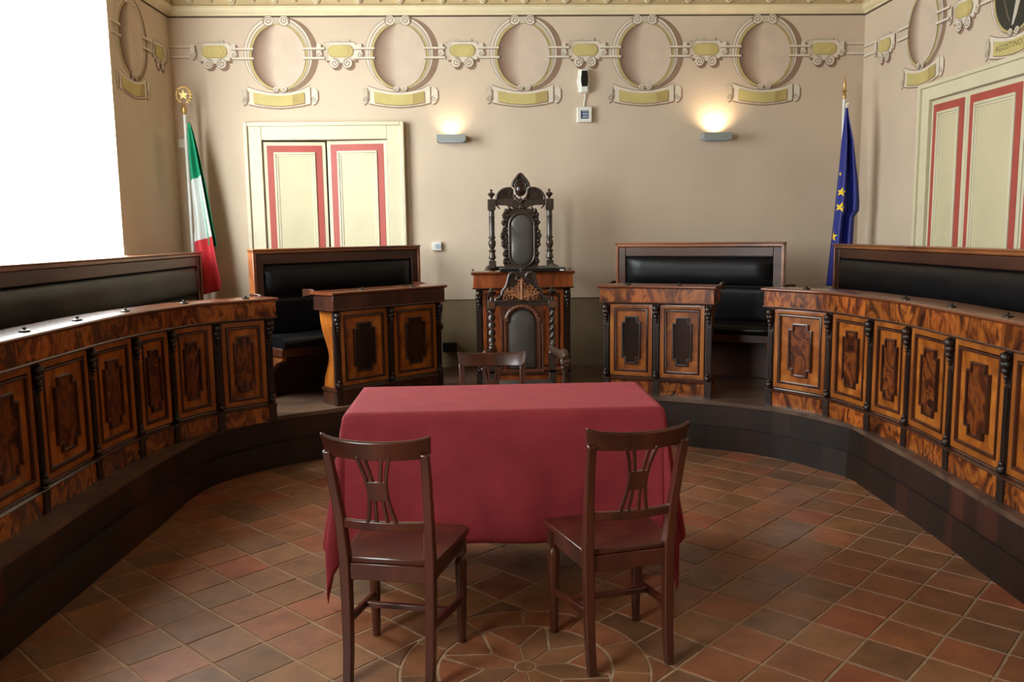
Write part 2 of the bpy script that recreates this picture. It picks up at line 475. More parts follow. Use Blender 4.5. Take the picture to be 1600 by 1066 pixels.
ZDADO = 1.04; ZTOP = 3.70
def wall_slab(name, loc, rz, spans, parent_kind=True):
    """a wall in its own frame: x along, -y to the room. spans: (x0, x1, z0, z1, material index)"""
    mb = MB()
    for x0, x1, z0, z1, mi in spans:
        mb.mi = mi; mb.box(x0, x1, 0, 0.3, z0, z1)
    o = mb.build(name, ['wall', 'dado'], loc=loc, rz=rz, smooth=20)
    return tag(o, kind='structure')

RL = pi / 2 - 0.0231; RR = -pi / 2 + 0.0136
wb = wall_slab('wall_back', (0, 8.4, 0), 0, [(-2.87, -2.046, 0, ZDADO, 1), (-2.87, -2.046, ZDADO, 4.6, 0), (-.854, 3.776, 0, ZDADO, 1), (-.854, 3.776, ZDADO, 4.6, 0), (-2.046, -.854, 2.601, 4.6, 0)])
# left wall, local x from the corner (0) towards the camera (negative)
W1 = (-3.45, -1.29); W2 = (-9.3, -7.3); ZS = 1.545; ZH = 4.05
wl = wall_slab('wall_left', (-2.869, 8.4, 0), RL, [
    (-14.6, 0.3, 0, ZDADO, 1), (-14.6, 0.3, ZDADO, ZS, 0), (-14.6, 0.3, ZH, 4.6, 0),
    (W1[1], 0.3, ZS, ZH, 0), (W2[1], W1[0], ZS, ZH, 0), (-14.6, W2[0], ZS, ZH, 0)])
wr = wall_slab('wall_right', (3.776, 8.4, 0), RR, [(-0.3, 14.6, 0, ZDADO, 1), (-0.3, 14.6, ZDADO, 4.6, 0)])
wf = wall_slab('wall_front', (0.4, -6.0, 0), pi, [(-3.9, 3.9, 0, 4.6, 1)])
mb = MB(); mb.box(-3.6, 4.4, -6.3, 8.7, 4.6, 4.8)
tag(mb.build('ceiling', 'ceiling'), kind='structure')
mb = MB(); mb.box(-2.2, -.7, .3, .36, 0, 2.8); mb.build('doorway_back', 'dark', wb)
# painted line on top of the dado
for nm, par, x0, x1 in (('back', wb, -.72, 3.776), ('left', wl, -14.4, 0), ('right', wr, 0, 14.4)):
    mb = MB(); mb.box(x0, x1, -0.004, 0.0, ZDADO - 0.006, ZDADO + 0.006); mb.build('dado_line', 'dado_line', par)

# cornice, cove and rosettes
def cornice(name, loc, rz, x0, x1, step, cap0=0):
    root = frame(name, loc, rz)
    prof = [(d * .8, 3.745 + (z - 3.70) * .70) for d, z in [(0.0, 3.70), (-0.02, 3.705), (-0.022, 3.725), (-0.045, 3.735), (-0.055, 3.75), (-0.075, 3.765), (-0.08, 3.785), (-0.10, 3.793), (-0.10, 3.805), (0, 3.815)]]
    mb = MB(); mb.loft([[(x0 - d * 0, d, z) for d, z in prof], [(x1, d, z) for d, z in prof]])
    mb.build('moulding', 'cornice', root, smooth=50)
    mb = MB(); mb.box(x0, x1, -0.004, 0, 3.732, 3.745); mb.build('dark_line', 'line_dark', root)
    cv = [(-0.045, 3.815)] + [(-0.045 - 0.785 * (1 - cos(a)), 3.815 + 0.785 * sin(a)) for a in [k * pi / 20 for k in range(1, 11)]] + [(0, 4.6), (0, 3.815)]
    mb = MB(); mb.loft([[(x0, d, z) for d, z in cv], [(x1, d, z) for d, z in cv]])
    mb.build('cove', 'cove', root, smooth=50)
    big = small = None
    k = 0; x = x0 + cap0
    while x < x1 - 0.03:
        src = big if k % 2 == 0 else small
        if src is None:
            r = 0.036 if k % 2 == 0 else 0.018
            mb = MB()
            T = lambda p: Vector((p.x, -p.z, p.y))
            mb.lathe([(0.0001, -0.01), (r, -0.01), (r, 0.008), (r * .8, 0.02), (r * .55, 0.014), (r * .45, 0.03), (0.0001, 0.036)], n=14, T=T)
            src = mb.build('rosette', 'rosette', root)
            if k % 2 == 0: big = src
            else: small = src
        else:
            src = src.copy(); C.objects.link(src); src.parent = root
        src.location = Vector((x, -0.050, 3.872)) * S
        x += step; k += 1
    return root
cornice('trim_1', (0, 8.4, 0), 0, -2.87, 3.776, 0.195, 0.23)
cornice('trim_2', (-2.869, 8.4, 0), RL, -14.4, 0.0, 0.39, 0.35)
cornice('trim_3', (3.776, 8.4, 0), RR, 0.0, 14.4, 0.39, 0.25)
cornice('trim_4', (0.4, -6.0, 0), pi, -3.8, 3.8, 0.5, 0.25)

# ------------------------------------------------------------------ painted ornament
def ell(cx, cz, rx, rz, a0=0, a1=360, n=56):
    return [(cx + rx * cos(radians(a0 + (a1 - a0) * k / n)), cz + rz * sin(radians(a0 + (a1 - a0) * k / n))) for k in range(n + (0 if a1 - a0 == 360 else 1))]
class Paint:
    """flat coats of paint on a wall frame; every coat lies a hair over the last"""
    def __init__(s, k): s.mb = MB(); s.k = k; s.e = 0.0012; s.mats = []; s.ox = s.oz = 0; s.kz = 1.0
    def mat(s, m):
        if m not in s.mats: s.mats.append(m)
        s.mb.mi = s.mats.index(m)
    def poly(s, P, m, step=True):
        s.mat(m)
        if step: s.e += 0.00035
        s.mb.f([s.mb.v((x * s.k + s.ox, -s.e, z * s.k * s.kz + s.oz)) for x, z in P])
    def ring(s, O, I, m):
        s.mat(m); s.e += 0.00035
        a = [s.mb.v((x * s.k + s.ox, -s.e, z * s.k * s.kz + s.oz)) for x, z in O]; b = [s.mb.v((x * s.k + s.ox, -s.e, z * s.k * s.kz + s.oz)) for x, z in I]
        n = len(a)
        for i in range(n): s.mb.f((a[i], a[(i + 1) % n], b[(i + 1) % n], b[i]))
    def stroke(s, P, w, m):
        L, Rr = [], []
        for i, p in enumerate(P):
            a = Vector(P[max(0, i - 1)]); b = Vector(P[min(len(P) - 1, i + 1)])
            t = (b - a).normalized() if (b - a).length > 0 else Vector((1, 0)); nn = Vector((-t.y, t.x)) * w / 2
            L.append(Vector(p) + nn); Rr.append(Vector(p) - nn)
        s.mat(m); s.e += 0.00035
        a = [s.mb.v((x * s.k + s.ox, -s.e, z * s.k * s.kz + s.oz)) for x, z in L]; b = [s.mb.v((x * s.k + s.ox, -s.e, z * s.k * s.kz + s.oz)) for x, z in Rr]
        for i in range(len(a) - 1): s.mb.f((a[i], a[i + 1], b[i + 1], b[i]))
    def spiral(s, cx, cz, r, turns, m, w, flip=1, start=90):
        n = 40
        s.stroke([(cx + flip * r * (1 - .85 * k / n) * cos(radians(start) + turns * 2 * pi * k / n), cz + r * (1 - .85 * k / n) * sin(radians(start) + turns * 2 * pi * k / n)) for k in range(n + 1)], w, m)
    def done(s, name, parent):
        for fc in s.mb.bm.faces:
            fc.normal_update()
            if fc.normal.y > 0: fc.normal_flip()
        return s.mb.build(name, s.mats, parent, recalc=False)

KP = 0.001529
def roundel(parent, cx, cz, kx=1.0, portrait=False, mirror=False):
    p = Paint(KP); p.ox = cx; p.oz = cz; p.kz = .955
    mx = -1 if mirror else 1
    E = lambda x, z, rx, rz, **k: [(a * kx * mx, b) for a, b in ell(x, z, rx, rz, **k)]
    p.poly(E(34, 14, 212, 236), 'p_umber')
    p.poly(E(0, 20, 212, 236), 'p_line')
    p.poly(E(-1, 20, 208, 232), 'p_stone')
    p.ring(E(1, 14, 196, 224), E(1, 13, 192, 220), 'p_line')
    p.ring(E(6, 10, 186, 217), E(3, 8, 178, 211), 'p_stone2')
    p.poly(E(0, 0, 181, 215), 'p_line')
    p.poly(E(0, 0, 178, 212), 'p_gold')
    p.ring(E(0, 0, 170, 206), E(0, 0, 167, 203), 'p_gold2')
    if portrait:
        p.poly(E(0, 0, 166, 202), 'p_black')
        p.poly([(a * kx, b) for a, b in [(14, 60), (58, 60), (52, -20), (20, -110), (-8, -170), (-22, -176), (2, -60)]], 'p_white')
        p.poly([(a * kx, b) for a, b in [(22, 0), (46, 0), (36, -60), (14, -130), (-8, -168)]], 'p_stone2')
        p.stroke([(-90 * kx, -40), (-60 * kx, -110), (-40 * kx, -150)], 6, 'dado')
    else:
        n = 14
        for i in range(n):
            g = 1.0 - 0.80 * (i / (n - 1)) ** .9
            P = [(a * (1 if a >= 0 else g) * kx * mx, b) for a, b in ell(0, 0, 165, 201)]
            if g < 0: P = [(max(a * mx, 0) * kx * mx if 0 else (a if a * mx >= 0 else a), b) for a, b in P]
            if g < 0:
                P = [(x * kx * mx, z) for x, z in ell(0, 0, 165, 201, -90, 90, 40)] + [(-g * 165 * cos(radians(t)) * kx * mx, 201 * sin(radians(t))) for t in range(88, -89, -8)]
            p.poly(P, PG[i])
    # scrolls
    for sx, cxx in ((1, 44), (-1, -54)):
        p.poly(E(cxx, 224, 33, 33, n=24), 'p_line'); p.poly(E(cxx - sx, 225, 30, 30, n=24), 'p_stone')
        p.spiral(cxx * kx * mx, 225, 26, 1.6, 'p_line', 5, sx * mx, -20)
    p.poly([(a * kx * mx, b) for a, b in [(-25, 240), (16, 240), (12, 205), (-20, 205)]], 'p_stone2')
    for sx, cxx in ((1, 26), (-1, -26)):
        p.poly(E(cxx, -206, 19, 19, n=20), 'p_line'); p.poly(E(cxx - sx, -205, 17, 17, n=20), 'p_stone')
        p.spiral(cxx * kx * mx, -205, 13, 1.3, 'p_line', 4, -sx * mx, 200)
    # straps at the sides
    for sx in (-1, 1):
        for z in (50, -10):
            P = [(sx * 152 * kx, z + 7), (sx * 285 * kx, z + 7), (sx * 285 * kx, z - 7), (sx * 152 * kx, z - 7)]
            p.poly(P, 'p_stone'); p.poly([(a, b - 12) for a, b in P[:2]] + [(a, b - 3) for a, b in P[2:]], 'p_line', True)
    return p.done('painted_roundel', parent)

def plate(parent, cx, cz, kx=1.0, text=None):
    p = Paint(KP); p.ox = cx; p.oz = cz
    q = lambda L, dx=0, dz=0: [((a + dx) * kx, b + dz) for a, b in L]
    top = [(-196, -176), (-140, -196), (-60, -214), (0, -218), (60, -214), (140, -196), (190, -172)]
    bot = [(190, -282), (140, -294), (60, -304), (0, -308), (-60, -304), (-140, -294), (-196, -282)]
    p.poly(q(top + bot, 6, -9), 'p_umber'); p.poly(q(top + bot), 'p_stone')
    p.stroke(q(top), 4, 'p_line')
    for sx in (-1, 1):
        x = 215 * sx
        roll = [(x - 18, -195), (x + 6, -185), (x + 22, -205), (x + 22, -255), (x + 8, -282), (x - 12, -292), (x - 18, -270)]
        p.poly(q(roll, 8, -6), 'p_umber'); p.poly(q(roll), 'p_stone2' if sx < 0 else 'p_stone')
        p.spiral(x * kx, -258, 17, 1.3, 'p_line', 4, sx, 90)
        p.stroke(q([(x - 18 * sx, -190), (x - 18 * sx, -285)]), 4, 'p_line')
    gt = [(-158, -212), (-80, -228), (0, -234), (80, -228), (154, -212)]; gb = [(154, -278), (80, -291), (0, -297), (-80, -291), (-158, -278)]
    p.poly(q(gt + gb, 4, -6), 'p_umber'); p.poly(q(gt + gb), 'p_gold')
    p.poly(q([gt[3], gt[4], gb[0], gb[1]]), 'p_gold2')
    o = p.done('painted_name_plate', parent)
    if text:
        cu = bpy.data.curves.new('plate_text', 'FONT'); cu.body = text; cu.size = 0.058 * S; cu.space_character = 1.05
        to = bpy.data.objects.new('plate_text', cu); C.objects.link(to)
        dg = bpy.context.evaluated_depsgraph_get(); me = bpy.data.meshes.new_from_object(to.evaluated_get(dg))
        bpy.data.objects.remove(to)
        lo = bpy.data.objects.new('lettering', me); C.objects.link(lo); lo.parent = o
        me.materials.clear(); me.materials.append(M['p_text'])
        lo.rotation_euler = (pi / 2, 0, 0)
        lo.location = Vector((cx - 0.215 * kx, -p.e - 0.0006, cz - 0.272 * 1.5 + 0.0)) * S
    return o

def cartouche(parent, cx, cz, kx=1.0):
    p = Paint(KP); p.ox = cx; p.oz = cz
    q = lambda L, dx=0, dz=0: [((a + dx) * kx, b + dz) for a, b in L]
    body = [(-104, 50), (-84, 56), (92, 56), (96, 42), (110, 40), (110, -34), (96, -40), (96, -56), (60, -58), (40, -74), (-40, -74), (-62, -58), (-98, -56), (-104, -40)]
    p.poly(q(body, 14, -13), 'p_umber')
    for x in (-34, 48): p.poly(q(ell(x, -74, 33, 33, n=22), 10, -10), 'p_umber')
    p.poly(q(body), 'p_line'); p.poly(q([(a * .975, b * .95) for a, b in body]), 'p_stone')
    p.poly(q([(-104, 50), (-60, 50), (-78, 0), (-70, -50), (-100, -50)]), 'p_stone2')
    tab = [(-62, 56), (-62, 72), (-18, 72), (-10, 62), (10, 62), (20, 72), (60, 72), (60, 56)]
    p.poly(q(tab, 5, -3), 'p_line'); p.poly(q(tab), 'p_stone2')
    for x in (-128, 122):
        r = [(x - 16, 46), (x + 12, 44), (x + 16, -14), (x + 6, -40), (x - 14, -44), (x - 20, -20)]
        p.poly(q(r, 9, -7), 'p_umber'); p.poly(q(r), 'p_stone'); p.spiral((x) * kx, -24, 15, 1.2, 'p_line', 4, 1, 90)
        p.stroke(q([(x + 12, 42), (x + 12, -10)]), 6, 'p_line')
    for sx, x in ((-1, -38), (1, 42)):
        p.poly(q(ell(x, -72, 32, 32, n=22)), 'p_line'); p.poly(q(ell(x - 1, -71, 29, 29, n=22)), 'p_stone')
        p.spiral(x * kx, -71, 24, 1.5, 'p_line', 5, sx, 80)
    st = ell(40, 0, 33, 33, -90, 90, 14) + ell(-40, 0, 33, 33, 90, 270, 14)
    p.poly(q([(a * 1.08, b * 1.12) for a, b in st], 2, -1), 'p_gold2'); p.poly(q(st), 'p_gold')
    p.stroke(q(ell(26, 0, 30, 28, -80, 80, 14)), 4, 'p_gold2')
    return p.done('painted_cartouche', parent)

NX = [-1.856, -0.7165, 0.4656, 1.636, 2.800]; ZN = 3.372
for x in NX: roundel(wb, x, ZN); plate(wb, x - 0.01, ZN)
for x in (-2.455, -1.274, -0.122, 1.052, 2.222, 3.375): cartouche(wb, x, ZN + 0.05)
for x0, x1 in ((-2.86, -2.66), (3.55, 3.776)):
    p = Paint(1.0)
    for z in (ZN + 0.10, ZN + 0.006):
        p.poly([(x0, z + .01), (x1, z + .01), (x1, z - .01), (x0, z - .01)], 'p_stone'); p.poly([(x0, z - .01), (x1, z - .01), (x1, z - .017), (x0, z - .017)], 'p_line')
    p.done('painted_strap', wb)
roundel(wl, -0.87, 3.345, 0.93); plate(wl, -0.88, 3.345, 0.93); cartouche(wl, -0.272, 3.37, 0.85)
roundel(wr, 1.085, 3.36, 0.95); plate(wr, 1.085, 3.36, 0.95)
cartouche(wr, 0.424, 3.365, 0.9); cartouche(wr, 1.685, 3.365, 0.95)
roundel(wr, 2.32, 3.36, 0.95, portrait=True); plate(wr, 2.32, 3.36, 0.95, text='AGOSTINO M')
p = Paint(1.0)
for z in (3.44, 3.345):
    p.poly([(0.0, z + .01), (0.24, z + .01), (0.24, z - .01), (0.0, z - .01)], 'p_stone'); p.poly([(0.0, z - .01), (0.24, z - .01), (0.24, z - .017), (0.0, z - .017)], 'p_line')
p.done('painted_strap', wr)

# ------------------------------------------------------------------ doors and windows
def panel_ring(mb, x0, x1, z0, z1, w, y0, y1):
    for a, b, c, d in ((x0, x1, z1 - w, z1), (x0, x1, z0, z0 + w), (x0, x0 + w, z0 + w, z1 - w), (x1 - w, x1, z0 + w, z1 - w)):
        mb.box(a, b, y0, y1, c, d)

def door(name, loc, rz, x0, x1, ztop, fw, leaves, lean=0.0):
    root = frame(name, loc, rz); z0 = ZD
    mb = MB()
    mb.box(x0, x0 + fw, -0.05, 0, z0, ztop); mb.box(x1 - fw, x1, -0.05, 0, z0, ztop); mb.box(x0 + fw, x1 - fw, -0.05, 0, ztop - fw, ztop)
    b = 0.028
    mb.box(x0 - b, x0 + b * .3, -0.075, 0, z0, ztop + b); mb.box(x1 - b * .3, x1 + b, -0.075, 0, z0, ztop + b); mb.box(x0 + b * .3, x1 - b * .3, -0.075, 0, ztop - b * .3, ztop + b)
    mb.build('door_frame', 'cream', root, bevel=0.006)
    for a, c, zt, ang in leaves:
        lf = MB(); w = c - a
        lf.box(0, w, -0.018, 0.0, z0, zt)
        leaf = lf.build('door_leaf', 'cream', root, bevel=0.004, loc=(a if ang >= 0 else c - w * cos(ang), -0.002 + (w * sin(-ang) if ang < 0 else 0), 0), rz=ang)
        for q0, q1 in ((z0 + 0.08, 1.18), (1.26, zt - 0.035)):
            st = MB(); panel_ring(st, 0.035, w - 0.035, q0, q1, 0.062, -0.022, -0.017); st.build('red_stripe', 'red_stripe', leaf)
            pn = MB(); panel_ring(pn, 0.097, w - 0.097, q0 + 0.062, q1 - 0.062, 0.022, -0.034, -0.017)
            panel_ring(pn, 0.119, w - 0.119, q0 + 0.084, q1 - 0.084, 0.02, -0.027, -0.017); pn.build('panel_moulding', 'cream', leaf, bevel=0.005)
            pp = MB(); pp.box(0.139, w - 0.139, -0.0205, -0.017, q0 + 0.104, q1 - 0.104); pp.build('panel', 'cream2', leaf)
    return root
door('door_1', (0, 8.4, 0), 0, -2.18, -0.72, 2.735, 0.135, [(-2.042, -1.455, 2.585, radians(5)), (-1.445, -0.858, 2.595, radians(-6))])
door('door_2', (3.776, 8.4, 0), RR, 1.205, 3.17, 2.845, 0.11, [(1.318, 1.825, 2.725, 0), (1.83, 2.52, 2.725, 0), (2.53, 3.05, 2.725, 0)])

def window(name, x0, x1, blind):
    root = frame(name, (-2.869, 8.4, 0), RL)
    mb = MB(); panel_ring(mb, x0, x1, ZS, ZH, 0.05, 0.20, 0.27)
    xm = (x0 + x1) / 2; mb.box(xm - 0.035, xm + 0.035, 0.20, 0.27, ZS + 0.05, ZH - 0.05)
    mb.build('window_frame', 'white_paint', root, bevel=0.005)
    mb = MB(); mb.box(x0 + 0.004, x1 - 0.004, 0.020, 0.028, ZS + 0.012, ZH - 0.004); mb.build('roller_blind', blind, root)
    mb = MB(); mb.box(x0 - 0.02, x1 + 0.02, -0.035, 0.0, ZS - 0.035, ZS + 0.004); mb.build('window_sill', 'white_paint', root, bevel=0.005)
window('window_1', *W1, 'blind'); window('window_2', *W2, 'blind_near')

# ------------------------------------------------------------------ desks
CAPC = [(0.0, -.004, .030), (0.010, -.036, .021), (-.010, -.040, .022), (0.0, -.070, .021), (0.004, -.098, .015), (0.0, -.120, .010)]
def desk(name, label, path, bays, ztop=1.26, dep=0.0, inlay='walnut_fig', left_open=0.03, frieze='frieze', caps=(), lips=True, field='burl', border='burl_light', plinth='frieze'):
    """bays: list of pilaster centres (s) ; panels between them"""
    c = path.at(path.L / 2)
    root = thing(name, label, 'desk', (c.x, c.y, ZD))
    pts = [Vector((q.x - c.x, q.y - c.y)) for q in path.p]
    pa = Path(pts, False); L = pa.L
    h = ztop - ZD
    D = -0.19 - dep
    # carcass with the shaped back of the end panels
    zA, zB = 0.115, h - 0.14
    bk = lambda u: -0.155 - dep * .9 + 0.085 * (math.exp(-((u - .42) / .22) ** 2)) - 0.03 * max(0, (u - .62) / .38)
    side = [(-0.03, zA), (-0.03, zB)] + [(bk(u), zA + (zB - zA) * u) for u in [1 - k / 12 for k in range(13)]]
    mb = MB(); sweep(mb, pa, 0.045, L - 0.045, side); mb.build('carcass', 'dark', root)
    for a, b in ((0.02, 0.045), (L - 0.045, L - 0.02)):
        mb = MB(); sweep(mb, pa, a, b, side); mb.build('side_panel', field, root, bevel=0.003)
    # plinth
    def veneer(nm, d0, d1, z0, z1, s0, s1, mat, bev=0.004):
        mb = MB().tones() if mat == 'frieze' else MB(); s = s0; r = random.Random(hash(nm + name) % 999 if 0 else len(nm) * 7 + int(L * 100))
        if mat == 'frieze':
            while s < s1 - 1e-4:
                w = min(r.uniform(.12, .3), s1 - s)
                if s1 - s - w < 0.06: w = s1 - s
                v = r.uniform(.6, 1.3); mb.tone = (v, v * r.uniform(.88, 1.0), v * .9, 1)
                sweep(mb, pa, s, s + w, rect(d0, d1, z0, z1), .06); s += w
            mb.build(nm, mat, root)
        else:
            sweep(mb, pa, s0, s1, rect(d0, d1, z0, z1)); mb.build(nm, mat, root, bevel=bev)
    veneer('plinth', -0.145 - dep * .8, 0.0, 0.0, 0.115, 0.0, L, plinth)
    mb = MB(); sweep(mb, pa, -0.008, L + 0.008, [(-0.15 - dep * .8, 0.110), (0.006, 0.110), (0.012, 0.117), (0.006, 0.124), (-0.008, 0.130), (-0.012, 0.138), (-0.15 - dep * .8, 0.138)]); mb.build('plinth_moulding', 'moulding', root)
    # frieze and top
    veneer('frieze', -0.19 - dep, 0.03, h - 0.14, h - 0.024, -0.02, L + 0.02, frieze)
    mb = MB(); sweep(mb, pa, -0.026, L + 0.026, [(-0.185 - dep, h - 0.146), (0.034, h - 0.146), (0.037, h - 0.14), (0.034, h - 0.134), (-0.185 - dep, h - 0.134)]); mb.build('frieze_moulding', 'moulding', root)
    mb = MB(); sweep(mb, pa, -0.035, L + 0.035, [(D - .02, h - 0.024), (0.036, h - 0.024), (0.046, h - 0.018), (0.05, h - 0.010), (0.046, h - 0.002), (0.036, h), (D - .02, h)]); mb.build('desk_top', 'topwood', root, smooth=60)
    if lips:
        for a in (-0.03, L + 0.01):
            mb = MB(); sweep(mb, pa, a, a + 0.02, [(D - .14, h - 0.05), (D + 0.02, h - 0.024), (D + 0.02, h + 0.004), (D - .02, h + 0.016), (D - .14, h + 0.012)]); mb.build('end_lip', 'moulding', root, bevel=0.003)
    # bays
    z0, z1 = 0.142, h - 0.150
    pw = 0.024
    for a, b in zip(bays, bays[1:]):
        s0, s1 = a + pw + .004, b - pw - .004
        mb = MB(); sweep(mb, pa, s0 + .05, s1 - .05, rect(-0.032, -0.014, z0 + .05, z1 - .05)); pn = mb.build('panel', field, root)
        mb = MB(); ringstrip(mb, pa, [(s0, z0), (s1, z0), (s1, z1), (s0, z1)], 0.042, -0.032, 0.0); mb.build('panel_border', border, pn)
        mb = MB(); ringstrip(mb, pa, [(s0 + .041, z0 + .041), (s1 - .041, z0 + .041), (s1 - .041, z1 - .041), (s0 + .041, z1 - .041)], 0.017, -0.032, 0.004); mb.build('panel_moulding', 'moulding', pn)
        m = (s0 + s1) / 2; hw = (s1 - s0) * 0.225; t = hw * 0.66
        za, zb = z0 + (z1 - z0) * .17, z1 - (z1 - z0) * .17; tb = 0.045
        lo = [(m - t, za), (m + t, za), (m + t, za + tb), (m + hw, za + tb), (m + hw, zb - tb), (m + t, zb - tb), (m + t, zb), (m - t, zb), (m - t, zb - tb), (m - hw, zb - tb), (m - hw, za + tb), (m - t, za + tb)]
        mb = MB()
        sweep(mb, pa, m - hw + .006, m + hw - .006, rect(-0.03, -0.006, za + tb + .004, zb - tb - .004), .05)
        for q0, q1 in ((za + .006, za + tb + .0045), (zb - tb - .0045, zb - .006)): sweep(mb, pa, m - t + .006, m + t - .006, rect(-0.03, -0.006, q0, q1), .05)
        mb.build('inlay_panel', inlay, pn)
        mb = MB(); ringstrip(mb, pa, lo, 0.017, -0.02, 0.006, .05); mb.build('inlay_moulding', 'moulding' if inlay != 'inlay_dark' else 'dark', pn)
    for s in bays:
        mb = MB()
        sweep(mb, pa, s - pw, s + pw, rect(-0.03, -0.002, 0.12, h - 0.145), .03)
        for q in (-.013, 0, .013): sweep(mb, pa, s + q - .004, s + q + .004, rect(-0.01, 0.007, 0.2, h - 0.33), .03)
        sweep(mb, pa, s - pw - .003, s + pw + .003, rect(-0.03, 0.010, 0.0, 0.125), .03)
        for ds, dz, r in CAPC: mb.ball(pa.P(s + ds, 0.006 + r * .35, h - 0.18 + dz), (r, r, r * 1.05), 1)
        for ds, dz, r in ((0, .155, .024), (0, .185, .018), (.012, .165, .014), (-.012, .165, .014)): mb.ball(pa.P(s + ds, 0.006, dz), (r, r, r * 1.1), 1)
        mb.build('pilaster', 'dark', root, smooth=60)
    for s in caps:
        mb = MB(); x, y, _ = pa.P(s, -0.035, 0)
        mb.lathe([(0.0001, h - .002), (.026, h - .002), (.026, h + .006), (.02, h + .010), (.008, h + .012), (.008, h + .020), (.004, h + .024), (0.0001, h + .024)], x, y, 14)
        mb.build('inkwell_cap', 'dark_metal', root)
    return root

pR = Path([(2.171, 6.288), (2.451, 5.836), (2.533, 5.369), (2.573, 4.961), (2.545, 4.443), (2.515, 3.897), (2.493, 3.5), (2.45, 2.8), (2.40, 2.0)])
bR = [0.025, 0.53, 1.00, 1.412, 1.93, 2.475, 3.02, 3.56, pR.L - 0.025]
desk('bench_desk', 'long curved walnut council desk with honey burl panels along the door wall', pR, bR, caps=(0.30, 1.30, 1.83, 2.38, 3.2))
pL = Path([(-2.18, 2.0), (-2.14, 2.9), (-2.125, 3.68), (-2.124, 4.26), (-2.094, 4.98), (-1.929, 5.613), (-1.78, 5.82), (-1.483, 6.094)])
bL = [pL.L - x for x in [0.025, 0.415, 0.807, 1.165, 1.645, 2.208, 2.76, 3.30, 3.84, pL.L - 0.025]][::-1]
desk('bench_desk', 'long curved walnut council desk in shadow below the bright window', pL, bL, caps=(1.3, 2.1, 2.62, 3.12, 3.68, 4.13))
pCL = Path([(-1.122, 6.559), (-0.331, 7.30)], False)
desk('bench_desk', 'short two panel desk with black inlays in front of the cream double door', pCL, [0.025, pCL.L / 2, pCL.L - 0.025], dep=.055, inlay='inlay_dark', caps=(.3, .8), plinth='moulding', frieze='moulding')
pCR = Path([(1.02, 6.95), (1.815, 6.553)], False)
desk('bench_desk', 'short two panel desk with black inlays to the right of the carved chairs', pCR, [0.025, pCR.L / 2, pCR.L - 0.025], dep=.055, inlay='inlay_dark', caps=(.2, .62))
pC = Path([(-0.03, 7.2), (0.775, 7.2)], False)
desk('bench_desk', 'tall single panel reddish desk between the two carved armchairs', pC, [0.025, pC.L - 0.025], ztop=1.37, inlay='frieze_red', frieze='frieze_red', plinth='frieze_red', field='frieze_red', border='frieze_red')

